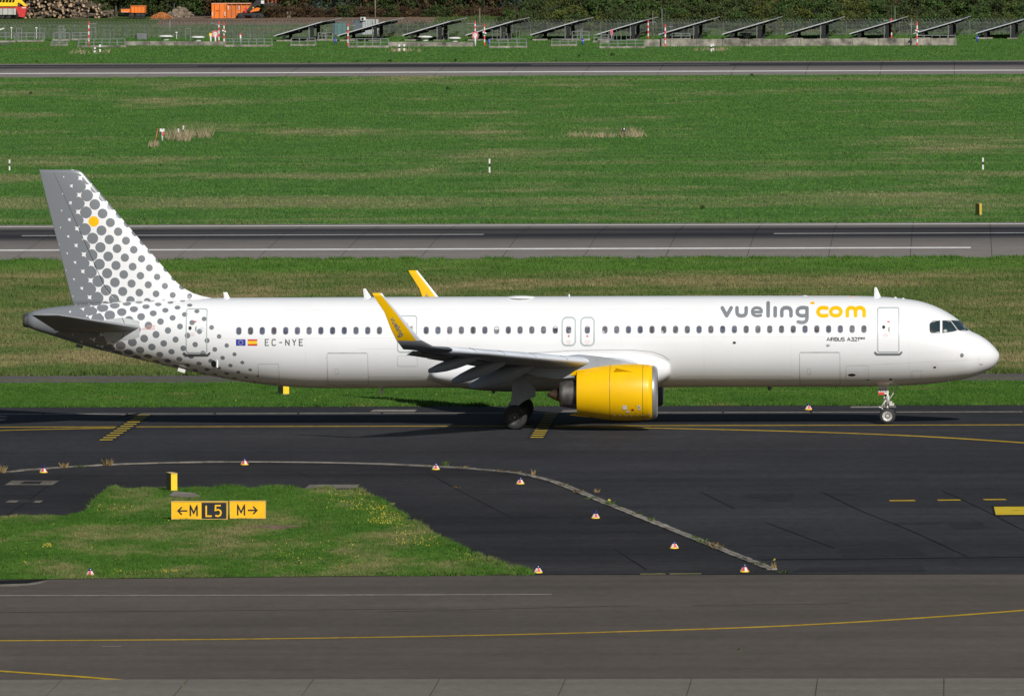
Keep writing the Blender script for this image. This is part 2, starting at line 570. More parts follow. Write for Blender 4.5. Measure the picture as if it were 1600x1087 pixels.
# runway paint
ra = lambda y: rwz(y, Y_RW0, Y_RW1, 0.40)
rb = lambda y: rwz(y, Y_RW2, Y_RW3, 0.40)
YA = (Y_RW0 + Y_RW1) / 2
ye0, ye1 = float(gnd(800, 393.5)[1]) + 0.2, float(gnd(800, 353.3)[1]) - 1.0
xe = float(gnd(1517, 392)[0])
strip('edge_line', [(-300, ye0), (xe, ye0)], 1.5, 0, WLINE, RW_A, 20, ra)
strip('edge_line', [(-300, ye1), (300, ye1)], 1.7, 0, WLINE, RW_A, 20, ra)
x_a, x_b, x_c = float(atY(34, 367, YA)[0]), float(atY(756, 365, YA)[0]), float(atY(1209, 364, YA)[0])
per = x_c - x_a
for k in range(-4, 5):
    strip('centre_line_dash', [(x_a + per * k, YA), (x_b + per * k, YA)], 1.1, 0, WLINE, RW_A, 10, ra)
for k in range(-26, 22):
    xj = float(atY(1425, 400, YA)[0]) + k * 5.05
    strip('slab_joint', [(xj, Y_RW0 + 0.1), (xj + 0.0, Y_RW1 - 0.1)], 0.022, 0, CRACK, RW_A, 3, lambda y: ra(y) - 0.001)
yb0 = float(gnd(800, 115.2)[1])
strip('edge_line', [(-300, yb0), (300, yb0)], 2.4, 0, WLINE, RW_B, 20, rb)
strip('edge_line', [(-300, Y_RW3 - 6), (300, Y_RW3 - 6)], 1.0, 0, WLINE_D, RW_B, 20, rb)
YB = (Y_RW2 + Y_RW3) / 2
xb0, xb1 = float(atY(830, 109, YB)[0]), float(atY(1140, 108, YB)[0])
for k in range(-3, 4):
    strip('centre_line_dash', [(xb0 + 55 * k, YB), (xb1 + 55 * k, YB)], 1.0, 0, WLINE_D, RW_B, 10, rb)
for k in range(-12, 12):
    strip('slab_joint', [(k * 7.5 - 10, Y_RW2 + 0.1), (k * 7.5 - 10, Y_RW3 - 0.1)], 0.03, 0, CRACK, RW_B, 3, lambda y: rb(y) - 0.001)

# service road: overgrown centre joint
strip('weedy_joint', [(-300, (Y_RD0 * 0.62 + Y_RD1 * 0.38)), (300, (Y_RD0 * 0.62 + Y_RD1 * 0.38))], 0.8, 0.019, GR_MEAD, road, 20)

# ---- dark taxiway markings
ZM = 0.0145
y_edge = float(gnd(800, 645.3)[1])
xk = -60.0
while xk < 60:                                # pale slot drain laid in lengths along the far edge
    L = random.choice([3.9, 4.1, 8.0, 6.0])
    strip('drain_segment', [(xk, y_edge), (xk + L - 0.12, y_edge)], 0.75, ZM, CONC, taxi, 10)
    xk += L
y_cl = float(gnd(800, 665.6)[1])
strip('centre_line', [(-300, y_cl), (300, y_cl)], 0.5, ZM, YLINE, taxi, 20)
strip('lead_off_line', smooth_path([(840, 666.2), (1000, 668.7), (1202, 673.2), (1404, 680.2), (1600, 692), (1720, 701)], 60), 0.5, ZM + 0.003, YLINE, taxi, 2)
strip('lead_on_line', smooth_path([(-160, 678), (0, 672.8), (90, 670.6), (190, 668.8)], 30), 0.55, ZM + 0.003, YLINE, taxi, 2)
for (xa, ya, xb, yb) in ((161, 687.5, 231, 649.5), (834, 683.5, 868, 647.0)):
    A, B = gnd(xa + 5, ya)[:2], gnd(xb - 7, yb)[:2]
    poly_sheet('hold_line_backing', [A + (-0.45, -0.8), A + (0.45, -0.8), B + (0.45, 0.8), B + (-0.45, 0.8)], ZM + 0.005, PATCH, parent=taxi)
    for k in range(12):
        c = A + (B - A) * k / 11
        poly_sheet('hold_line_dash', rect(c[0] - 0.29, c[0] + 0.29, c[1] - 0.30, c[1] + 0.30), ZM + 0.009, YLINE_B, parent=taxi)

# shoulder between the kerb and the island, a shade darker
KERB_PX = [(-150, 750), (0, 738.5), (140, 728), (290, 723), (380, 722), (520, 723.5), (660, 728.5), (770, 736), (820, 742.5), (860, 752), (900, 767), (945, 786), (1000, 808), (1080, 840), (1160, 872), (1212, 892.5)]
KERB = smooth_path(KERB_PX, 140)
sh = [tuple(p) for p in KERB] + [(float(KERB[-1][0]) - 0.5, Y_SPLIT), (-60, Y_SPLIT), (-60, float(KERB[0][1]))]
shoulder = poly_sheet('shoulder', sh, 0.013, ASPH_SH)

# kerb: two rows of concrete stones
kerb = empty('kerb')
tag(kerb, kind='structure')
seg = np.concatenate([[0], np.cumsum(np.linalg.norm(np.diff(KERB, axis=0), axis=1))])
stone_meshes = []
for q in range(3):
    m = MB().box((0, 0, 0.0), (0.97, 0.19, 0.10))
    stone_meshes.append(m.build('kerb_stone', (CONC, CONC_D, CONC)[q], kerb))
for o in stone_meshes:
    o.location = (KERB[0][0] - 60, KERB[0][1], 0.0)
total = seg[-1]
for i in range(int(total / 1.0)):
    s = (i + 0.5)
    x, y = np.interp(s, seg, KERB[:, 0]), np.interp(s, seg, KERB[:, 1])
    x2, y2 = np.interp(s + 0.3, seg, KERB[:, 0]), np.interp(s + 0.3, seg, KERB[:, 1])
    a = math.atan2(y2 - y, x2 - x)
    for r in (-0.105, 0.105):
        src = random.choice(stone_meshes)
        c = src.copy()
        COL.objects.link(c)
        c.parent = kerb
        c.location = (x - math.sin(a) * r, y + math.cos(a) * r, 0.004 + random.uniform(-0.014, 0.010))
        c.rotation_euler = (0, 0, a + random.uniform(-0.01, 0.01))
for o in stone_meshes:
    bpy.data.objects.remove(o)

# front taxiway lines
strip('edge_joint', [gnd(-60, 930.5), gnd(400, 930), gnd(862, 928.5)], 0.45, 0.0165, CONC, taxi2, 5)
strip('centre_line', smooth_path([(-120, 1001.5), (0, 1001), (270, 999.5), (540, 996.3), (800, 991.5), (1000, 986), (1200, 979), (1400, 968), (1600, 953.5), (1700, 945)], 80), 0.45, 0.017, YLINE, taxi2, 2)
strip('lead_on_line', smooth_path([(-120, 1039), (0, 1048.5), (120, 1057), (230, 1066), (420, 1081)], 40), 0.45, 0.020, YLINE, taxi2, 2)
for (x0, y0, x1, y1, w) in ((0, 957, 700, 951, 0.10), (160, 1010, 190, 1009.5, 0.3), (1080, 946, 1330, 943, 0.09), (590, 956, 1000, 946, 0.08)):
    strip('worn_streak', [gnd(x0, y0), gnd(x1, y1)], w, 0.0168, CONC if w > 0.2 else CRACK, taxi2, 5)
strip('pavement_seam', [(-60, Y_SPLIT), (60, Y_SPLIT)], 0.35, 0.0172, CRACK, taxi2, 5)
strip('moss_seam', [gnd(1000, 897), gnd(1040, 896.7)], 0.6, 0.021, GR_MEAD, taxi2, 1)
strip('moss_seam', [gnd(1046, 896.8), gnd(1096, 896.4)], 0.6, 0.021, GR_MEAD, taxi2, 1)
# inlaid pads at the far left of the front taxiway
poly_sheet('inlaid_pad', [gnd(-40, 908), gnd(75, 905.5), gnd(42, 911.5), gnd(-40, 914)], 0.022, CRACK, parent=taxi2)
poly_sheet('inlaid_pad', [gnd(-40, 914.5), gnd(42, 912), gnd(75, 908), gnd(60, 913), gnd(30, 916.5), gnd(-40, 917.5)], 0.022, CONC_D, parent=taxi2)

# concrete slabs in front: each slab a piece
apron = empty('apron')
tag(apron, kind='structure')
sx = float(gnd(1080, 1064)[0])
slab = MB().box((0, 0, 0), (4.08, 4.6, 0.10)).build('concrete_slab', SLABC, apron)
slab.location = (sx + 2.05, Y_APR - 2.3, -0.02)
for r in range(6):
    for k in range(-12, 14):
        if (r, k) == (0, 0): continue
        c = slab.copy()
        COL.objects.link(c)
        c.parent = apron
        c.location = (sx + 2.05 + 4.12 * k, Y_APR - 2.3 - 4.64 * r, -0.02 + random.uniform(-0.006, 0.006))

# cracks, joints and patches in the dark asphalt
ck = [[(1095, 769), (1148, 795)], [(1196, 816), (1305, 857)], [(1286, 769.5), (1345, 798), (1420, 828), (1510, 869)], [(1472, 767), (1540, 798), (1600, 829), (1660, 856)],
      [(666, 736), (700, 757), (745, 781), (800, 809)], [(1190, 874.5), (1400, 872.5), (1700, 869)], [(960, 858), (1010, 890)],
      [(96, 745), (70, 763), (45, 782), (12, 804)], [(465, 738), (486, 746)]]
for c in ck:
    strip('crack', smooth_path(c, 30), 0.07 if len(c) < 3 or c[0][0] != 1190 else 0.4, 0.0178, CRACK, taxi, 1)
for p in ([(1165, 772.5), (1242, 771), (1236, 783), (1196, 783.5), (1190, 779), (1168, 778)], [(1310, 857), (1420, 853.5), (1452, 868), (1316, 870)],
          [(1250, 887), (1440, 883), (1448, 893), (1240, 893)], [(1480, 816), (1530, 814), (1548, 825), (1490, 827)], [(1290, 771.5), (1330, 771), (1334, 773.5), (1292, 774)],
          [(1395, 817.5), (1475, 815.5), (1470, 818.5), (1400, 820)]):
    poly_sheet('asphalt_patch', [gnd(*q) for q in p], 0.0172, PATCH, parent=taxi)
for (x0, x1, y) in ((1390, 1430, 782.4), (1465, 1501, 781.6), (1537, 1572, 780.8), (1612, 1646, 780)):
    strip('yellow_dash', [gnd(x0, y), gnd(x1, y - 0.3)], 0.75, 0.019, YLINE, taxi, 5)
poly_sheet('yellow_block_edge', [gnd(1549, 790.5), gnd(1700, 789.5), gnd(1700, 806), gnd(1553, 806.5)], 0.0185, CRACK, parent=taxi).name = 'block_border'  # black painted border of the yellow block
poly_sheet('yellow_block', [gnd(1553, 792), gnd(1700, 791), gnd(1700, 804), gnd(1556, 804.8)], 0.0225, YLINE_B, parent=taxi)
for x0, x1, y in ((1557 + 25, 1640, 797.6),):
    strip('worn_streak', [gnd(x0, y), gnd(x1, y)], 0.5, 0.0262, YLINE, taxi, 5)
# concrete manhole pads
for name, p, m in (('manhole_pad', [(7, 758), (82, 758), (93, 751), (19, 751)], CONC_D), ('manhole_pad', [(476, 763.5), (556, 763), (562, 757), (484, 757.5)], CONC_D),
                   ('manhole_pad', [(8, 785), (62, 785.5), (68, 782.3), (14, 782)], CONC_D),
                   ('drain_cover', [(578, 643.5), (648, 643.5), (652, 640.2), (584, 640.2)], CONC), ('drain_cover', [(1329, 637.4), (1400, 636.9), (1400, 634.8), (1329, 635.3)], CONC),
                   ('drain_cover', [(172, 655), (200, 647.5), (226, 645.2), (192, 648.4)], ASPH_RD), ('drain_cover', [(874, 646), (903, 645.6), (903, 640.5), (880, 641)], CONC_D)):
    o = poly_sheet(name, [gnd(*q) for q in p], 0.019, m, parent=taxi)
o = poly_sheet('manhole_grate', [gnd(*q) for q in [(30, 756.5), (62, 756.5), (67, 752.5), (38, 752.5)]], 0.023, PATCH, parent=taxi)
poly_sheet('manhole_grate', [gnd(*q) for q in [(26, 785), (52, 785.2), (56, 782.6), (30, 782.5)]], 0.023, PATCH, parent=taxi)

# grass island
ISL_PX = [(-140, 808), (0, 807), (104, 806.5), (122, 802), (140, 797), (152, 786), (164, 776), (180, 764), (230, 763), (258, 763.5), (320, 762.5), (450, 764), (556, 767),
          (575, 776), (600, 790), (625, 806), (652, 823), (680, 841), (712, 857), (750, 872), (785, 884), (822, 894), (824, 897.8), (600, 900), (400, 902), (0, 906), (-140, 907)]
ISL = [tuple(gnd(*p)[:2]) for p in ISL_PX]
island = poly_sheet('grass_island', ISL, 0.030, GR_ISL)
tag(poly_sheet('bare_patch', [gnd(*p) for p in [(368, 824), (382, 822), (420, 821.5), (470, 822), (478, 824), (460, 827), (420, 828.5), (385, 828)]], 0.036, DIRT), kind='structure')
tag(poly_sheet('concrete_footing', [gnd(*p) for p in [(262, 776), (296, 779), (314, 777), (304, 771.5), (272, 769)]], 0.05, CONC_D), kind='structure')
tag(poly_sheet('moss_patch', [gnd(*p) for p in [(578, 788), (618, 785.5), (616, 789.5), (590, 790.5)]], 0.021, GR_MEAD), kind='structure')


# ---- grass blades (nobody could count them)
def inpoly(x, y, poly):
    P = np.array(poly)
    ins = np.zeros(len(x), bool)
    j = len(P) - 1
    for i in range(len(P)):
        xi, yi, xj, yj = P[i][0], P[i][1], P[j][0], P[j][1]
        c = ((yi > y) != (yj > y)) & (x < (xj - xi) * (y - yi) / (yj - yi + 1e-12) + xi)
        ins ^= c
        j = i
    return ins


def blades(name, x, y, z, h, w, mat, label, lean=0.35):
    n = len(x)
    az = rng.uniform(0, 2 * np.pi, n)
    la = rng.uniform(0, 2 * np.pi, n)
    h = h * rng.uniform(0.5, 1.25, n)
    w = w * rng.uniform(0.6, 1.3, n)
    v = np.zeros((n, 3, 3), np.float32)
    dx, dy = np.cos(az) * w / 2, np.sin(az) * w / 2
    v[:, 0] = np.stack([x - dx, y - dy, z + 0 * x], 1)
    v[:, 1] = np.stack([x + dx, y + dy, z + 0 * x], 1)
    v[:, 2] = np.stack([x + np.cos(la) * h * lean, y + np.sin(la) * h * lean, z + h], 1)
    me = bpy.data.meshes.new(name)
    me.vertices.add(3 * n)
    me.vertices.foreach_set('co', v.ravel())
    me.loops.add(3 * n)
    me.loops.foreach_set('vertex_index', np.arange(3 * n, dtype=np.int32))
    me.polygons.add(n)
    me.polygons.foreach_set('loop_start', np.arange(0, 3 * n, 3, dtype=np.int32))
    me.polygons.foreach_set('loop_total', np.full(n, 3, np.int32))
    me.update(calc_edges=True)
    me.materials.append(mat)
    o = bpy.data.objects.new(name, me)
    COL.objects.link(o)
    return tag(o, label, 'grass', kind='stuff')


def scatter(y0, y1, per_m2, cap, avoid=None):
    a0, a1 = xrange_at(y0), xrange_at(y1)
    xm0, xm1 = min(a0[0], a1[0]), max(a0[1], a1[1])
    n = min(cap, int((xm1 - xm0) * (y1 - y0) * per_m2))
    x, y = rng.uniform(xm0, xm1, n), rng.uniform(y0, y1, n)
    c = CAM[0] - (y - CAM[1]) * math.tan(YAW)
    hw = (y - CAM[1]) * 800 / FPX * 1.08
    k = np.abs(x - c) < hw
    return x[k], y[k]


def clumpy(x, y, s=1.0):
    """height factor that varies in clumps"""
    return 1.0 + 0.35 * np.sin(x * 2.1 * s + 3 * np.sin(y * 0.31 * s)) * np.sin(y * 0.53 * s + 2 * np.sin(x * 0.7 * s)) + 0.25 * np.sin(x * 5.3 * s + y * 1.9 * s)


bx0, bx1 = xrange_at(-60)
x = rng.uniform(-24, 4, 520000); y = rng.uniform(min(p[1] for p in ISL), max(p[1] for p in ISL), 520000)
k = inpoly(x, y, ISL)
k &= ~inpoly(x, y, [gnd(*p)[:2] for p in [(262, 777), (296, 780), (316, 777), (304, 771.5), (272, 769)]])
k &= ~inpoly(x, y, [gnd(*p)[:2] for p in [(372, 825), (420, 821.5), (474, 823), (440, 828)]])
x, y = x[k], y[k]
blades('grass', x, y, 0.03, 0.075 * clumpy(x, y), 0.030, GR_ISL, 'short green grass covering the island around the yellow signs')
def edge_tufts(poly_pts, n, spread, h, w, mat, label, z=0.02):
    P = np.array(poly_pts)
    sg = np.linalg.norm(np.diff(P, axis=0), axis=1)
    cs = np.concatenate([[0], np.cumsum(sg)])
    # tufts sit in clusters along the edge so the outline is ragged
    cen = rng.uniform(0, cs[-1], max(8, int(cs[-1] * 1.4)))
    s_ = np.clip(cen[rng.integers(0, len(cen), n)] + rng.normal(0, 0.18, n), 0, cs[-1])
    big_ = rng.uniform(0.3, 1.6, len(cen))
    x_ = np.interp(s_, cs, P[:, 0]) + rng.normal(0, spread, n)
    y_ = np.interp(s_, cs, P[:, 1]) + rng.normal(0, spread * 2.2, n)
    return blades('grass', x_, y_, z, h * rng.choice(big_, n), w, mat, label, 0.6)


edge_tufts(ISL[4:24], 26000, 0.10, 0.13, 0.035, GR_ISL, 'ragged taller grass fringing the island edge over the asphalt')
edge_tufts([(xq_, Y_SPLIT + 0.25) for xq_ in np.linspace(-24, ISL[22][0], 40)], 9000, 0.08, 0.12, 0.035, GR_ISL, 'ragged grass fringe along the straight near edge of the island')
edge_tufts([(xq_, Y_M_TOP + 0.1) for xq_ in np.linspace(-30, 30, 40)], 14000, 0.12, 0.13, 0.04, GR_VERGE, 'ragged grass fringe where the verge meets the dark taxiway')
edge_tufts([(xq_, Y_RD1 + 0.4) for xq_ in np.linspace(-32, 30, 40)], 12000, 0.2, 0.32, 0.045, GR_MEAD, 'long dry grass fringe along the far side of the service road')
edge_tufts([(xq_, Y_RW0) for xq_ in np.linspace(-45, 32, 40)], 9000, 0.2, 0.16, 0.06, GR_VERGE, 'ragged grass fringe along the near runway edge')
edge_tufts([(xq_, Y_RW1) for xq_ in np.linspace(-48, 32, 40)], 9000, 0.2, 0.20, 0.06, GR_FIELD, 'ragged grass fringe along the far side of the near runway')
x, y = scatter(Y_M_TOP - 0.3, Y_RD0 + 0.2, 110, 330000)
blades('grass', x, y, 0.006, 0.085 * clumpy(x, y), 0.036, GR_VERGE, 'lush green verge grass between dark taxiway and service road')
x, y = scatter(Y_RD1 - 0.2, Y_RW0 + 0.3, 42, 420000)
blades('grass', x, y, 0.006, 0.13 * clumpy(x, y, 0.5), 0.055, GR_MEAD, 'dry mixed meadow grass between service road and near runway')
x, y = scatter(Y_RW1 - 0.3, Y_RW2 + 0.3, 15, 480000)
blades('grass', x, y, 0.006, 0.11 * clumpy(x, y, 0.4), 0.085, GR_FIELD, 'wide green field grass between the two runways')
x, y = scatter(Y_RW3 - 0.3, 870, 10, 120000)
blades('grass', x, y, 0.0, 0.12 * clumpy(x, y, 0.4), 0.10, GR_FAR, 'green grass between far runway and perimeter fence')
x, y = scatter(871, 908, 22, 90000)
k = ~((x < -42) & (y > 889.5)) & ~inpoly(x, y, [gbank(*q)[:2] for q in ((232, 33), (392, 32.5), (370, 28), (240, 27.5))])
x, y = x[k], y[k]
blades('grass', x, y, np.array([bank_z(t) for t in y]), 0.26 * clumpy(x, y, 0.4), 0.12, GR_BANK, 'rough grass on the bank behind the perimeter fence')

# straw-coloured tussocks and yellow flowers
STRAWM = paint('dry_straw', STRAW, 0.8, 0.2, 1.0)
STRAWD = paint('dark_dry_stalks', (0.12, 0.085, 0.045), 0.8, 0.2, 1.0)
FLOWER = paint('yellow_petals', (0.42, 0.36, 0.03), 0.6, 0.2, 2.0)
WEEDG = paint('weed_green', (0.09, 0.15, 0.03), 0.7, 0.25, 2.0)
WEEDB = paint('brown_weed_stalks', (0.26, 0.19, 0.08), 0.8, 0.25, 2.0)


def px_patch(px0, px1, y0, y1, n, skew=0):
    u, v = np.clip(rng.normal(.5, .22, n), 0, 1), rng.uniform(0, 1, n)
    k_ = rng.uniform(0, 1, 7)
    j = rng.integers(0, 7, n)
    u = np.where(rng.uniform(0, 1, n) < .6, np.clip(k_[j] + rng.normal(0, .05, n), 0, 1), u)
    P = np.array([gnd(px0 + (px1 - px0) * a, y0 + (y1 - y0) * b) for a, b in zip(u, v)])
    return P[:, 0], P[:, 1]


def tussock(px0, px1, y0, y1, n, h, w, mat, label):
    x, y = px_patch(px0, px1, y0, y1, n)
    return blades('dry_grass', x, y, 0.0, h, w, mat, label, 0.5)


tussock(258, 298, 214, 221, 420, 0.95, 0.05, STRAWM, 'tall straw coloured tussock around striped marker posts by twin lamp post')
tussock(296, 334, 211, 216, 200, 0.85, 0.05, STRAWM, 'tall straw coloured grass trailing right of the marker posts')
tussock(228, 248, 226, 231, 140, 0.4, 0.06, STRAWM, 'low straw tuft at the foot of the leaning red pole')
tussock(860, 1010, 211, 216, 420, 0.42, 0.05, STRAWM, 'band of straw coloured grass around the dark lamp in the field')
tussock(966, 1006, 209, 215, 170, 0.75, 0.05, STRAWM, 'taller straw clump just beside the dark lamp in the field')
tussock(110, 170, 81, 85, 160, 0.4, 0.08, STRAWM, 'straw patch around posts beyond the far runway near railings')
tussock(602, 660, 79, 82, 160, 0.4, 0.08, STRAWM, 'straw patch around twin posts in front of concrete wall')
tussock(1085, 1138, 78, 81, 140, 0.4, 0.08, STRAWM, 'straw patch around twin posts beyond the far runway')
# yellow flowers along the ragged edge of the island
fx, fy = [], []
for (a, b, c, d, n_) in ((510, 640, 770, 800, 380), (560, 660, 792, 822, 420), (620, 730, 822, 856, 300), (690, 800, 846, 884, 160), (120, 210, 790, 802, 90),
                         (64, 80, 852, 858, 60), (170, 260, 894, 900, 60), (400, 560, 845, 892, 120), (20, 420, 800, 900, 60), (240, 280, 893, 897, 50)):
    x, y = px_patch(a, b, c, d, n_)
    fx.append(x); fy.append(y)
x, y = np.concatenate(fx), np.concatenate(fy)
k = inpoly(x, y, ISL)
x, y = x[k], y[k]
blades('yellow_flowers', x, y, 0.085, 0.05, 0.045, FLOWER, 'tiny yellow flowers scattered through the island grass')['category'] = 'flowers'
x, y = px_patch(300, 1560, 612, 630, 40)
blades('yellow_flowers', x, y, 0.06, 0.05, 0.05, FLOWER, 'few yellow flowers dotted in the verge behind the airliner')['category'] = 'flowers'


def weed(px, py, h, spread, mat, label, n=40, flower=0, group='weeds rooted along the kerb'):
    p = gnd(px, py)
    m = MB()
    h, spread = h * .85, spread * .8
    for _ in range(n):
        a, r = random.uniform(0, 6.28), spread * math.sqrt(random.random())
        b = (math.cos(a) * r * 0.4, math.sin(a) * r * 0.4, 0)
        hh = h * random.uniform(0.45, 1.0)
        t = (math.cos(a) * r, math.sin(a) * r, hh)
        w = 0.018 + 0.03 * random.random()
        c = random.uniform(0, 3.14)
        m.cur = 0
        m.add([(b[0] - w * math.cos(c), b[1] - w * math.sin(c), 0), (b[0] + w * math.cos(c), b[1] + w * math.sin(c), 0), t], [(0, 1, 2)])
        for _k in range(1):
            l = [b[i] + (t[i] - b[i]) * random.uniform(0.4, 1) for i in range(3)]
            s = 0.028
            m.add([(l[0] - s, l[1], l[2]), (l[0] + s, l[1] + s, l[2] + s * 0.6), (l[0], l[1] - s, l[2] + s)], [(0, 1, 2)])
    for _ in range(flower):
        a, r = random.uniform(0, 6.28), spread * random.random()
        m.cur = 1
        q = (math.cos(a) * r, math.sin(a) * r, h * random.uniform(0.8, 1.05))
        m.add([(q[0] - .04, q[1], q[2]), (q[0] + .04, q[1], q[2]), (q[0], q[1], q[2] + .06)], [(0, 1, 2)])
    o = m.build('weed', None, None, mats=[mat, FLOWER])
    o.location = (p[0], p[1], 0.01)
    return tag(o, label, 'weed', group)


L_K = 'small weed tuft growing from the joint of the curved kerb'
for px, py, h, sp, mt in ((100, 731, 0.32, 0.35, WEEDB), (125, 730, 0.12, 0.5, WEEDG), (722, 731.5, 0.14, 0.45, WEEDB), (785, 737, 0.14, 0.5, WEEDB), (808, 739.5, 0.14, 0.3, WEEDB),
                          (880, 759, 0.12, 0.4, WEEDB), (903, 770, 0.2, 0.4, WEEDB), (926, 780, 0.12, 0.5, WEEDG), (968, 794, 0.1, 0.4, WEEDG), (996, 804, 0.14, 0.4, WEEDG), (1085, 842, 0.2, 0.3, WEEDG),
                          (1098, 848, 0.22, 0.4, WEEDG), (1112, 853, 0.22, 0.4, WEEDB), (1120, 857, 0.2, 0.4, WEEDB), (1185, 882, 0.12, 0.4, WEEDG), (1225, 894.5, 0.1, 0.5, WEEDG), (668, 728, 0.1, 0.5, WEEDG)):
    weed(px, py, h, sp, mt, L_K)
weed(2, 739, 0.45, 0.45, WEEDB, 'brown dried weed at the left end of the kerb beside the concrete pad', 50, group='lone weeds')
weed(168, 727.5, 0.40, 0.40, WEEDB, 'bushy brown and green weed behind the kerb near a blue domed light', 70, group='lone weeds')
weed(697, 728.5, 0.32, 0.25, WEEDG, 'upright green weed behind the kerb, just right of a striped light', 40, group='lone weeds')
weed(834, 744, 0.42, 0.2, WEEDB, 'tall thin brown weed stalk where the kerb starts to bend', 22, group='lone weeds')
weed(932, 769.5, 0.22, 0.25, WEEDB, 'brown weed standing alone in the asphalt behind the kerb', 16, group='lone weeds')
weed(953, 789, 0.24, 0.4, WEEDG, 'green weed with yellow flower behind the kerb', 50, 6, group='lone weeds')
weed(1017, 815, 0.26, 0.22, WEEDG, 'compact green weed on the kerb above a striped light', 40, group='lone weeds')
weed(1209, 890, 0.42, 0.15, WEEDB, 'tall yellowish weed near the end of the kerb', 20, 2, group='lone weeds')
weed(714, 762.5, 0.08, 0.35, WEEDB, 'flat brown weed in a crack of the shoulder asphalt', 30, group='lone weeds')
weed(1155, 1017, 0.08, 0.06, WEEDG, 'tiny green sprout on the brown front taxiway', 12, group='lone weeds')


# ================================================================== THE AIRLINER
PLANE = empty('airliner', (0, 0, 0), 0, 'white airliner with grey dotted tail, yellow engines and yellow winglets on the dark taxiway', 'airplane')

TOPPX = [(43, 489.5), (52, 486), (62.5, 483.3), (87.5, 479.3), (114, 476.6), (150, 473.6), (190, 470.8), (240, 468.3), (300, 466.2), (360, 465.2), (480, 464.6), (740, 463.4), (1100, 462.2),
         (1320, 462.0), (1377, 463.6), (1396, 465), (1412, 466.6), (1435, 470), (1458, 477), (1481, 488.2), (1499.5, 501), (1513.5, 515.0), (1531.7, 524.2), (1545.5, 533.8), (1556.5, 545.2), (1561.3, 556)]
BOTPX = [(43, 511.5), (50, 514), (75, 522), (100, 530), (125, 537.8), (150, 545), (175, 551), (200, 557), (225, 563), (250, 569), (275, 575), (300, 580.5), (325, 586), (350, 590.8), (375, 595), (400, 598.8),
         (440, 603), (490, 605.6), (560, 606), (740, 605.3), (1100, 604.4), (1320, 604), (1377, 603.2), (1412, 602), (1446.5, 599.8), (1481, 596), (1511, 590.8), (1534, 583), (1550, 574.8), (1559, 565), (1561.3, 556)]
TP = np.array([atY(x, y, 0) for x, y in TOPPX])
BP = np.array([atY(x, y, 0) for x, y in BOTPX])
XN = float(TP[-1][0]) + 0.01
XT = float(TP[0][0])
_s = lambda x: np.sqrt(np.maximum(XN - np.asarray(x, float), 0))
HW = [(0, 0), (.05, .25), (.15, .43), (.3, .62), (.7, .95), (1.2, 1.22), (2, 1.52), (3, 1.76), (4, 1.89), (5, 1.955), (6.2, 1.975), (30, 1.975), (33, 1.93), (35, 1.82), (37, 1.62), (39, 1.33), (41, .95), (42.5, .64), (43.7, .40), (44.6, .31)]
_hs, _hw = np.sqrt([a for a, b in HW]), [b for a, b in HW]
_ts, _tz = np.append(_s(TP[:-1, 0]), 0), np.append(TP[:-1, 2], TP[-1, 2])
_bs, _bz = np.append(_s(BP[:-1, 0]), 0), np.append(BP[:-1, 2], BP[-1, 2])


def fz(x):
    s = _s(x)
    return pchip(_ts, _tz, s), pchip(_bs, _bz, s), pchip(_hs, _hw, s)


def surf(x, z, off=0.0):
    """near-side skin: Y for a given X and Z, pushed out by off"""
    t, b, w = (float(q[0]) for q in fz(x))
    c, h = (t + b) / 2, max((t - b) / 2, 1e-4)
    u = max(-0.999, min(0.999, (z - c) / h))
    k = math.sqrt(1 - u * u)
    ny, nz = k / w if w > 0 else 0, u / h
    l = math.hypot(ny, nz) + 1e-9
    return -w * k - off * ny / l, z + off * nz / l


def pcoord(x, z, side=1):
    t, b, w = (float(q[0]) for q in fz(x))
    c, h = (t + b) / 2, max((t - b) / 2, 1e-4)
    th = math.asin(max(-1, min(1, (z - c) / h)))
    return (x, 0.0, c + (h + w) / 2 * th)


def pxs(px, py):
    """pixel to (X, Z) on the near skin"""
    Y = -1.9
    for _ in range(8):
        p = atY(px, py, Y)
        Y = surf(p[0], p[2])[0]
    return float(p[0]), float(p[2])


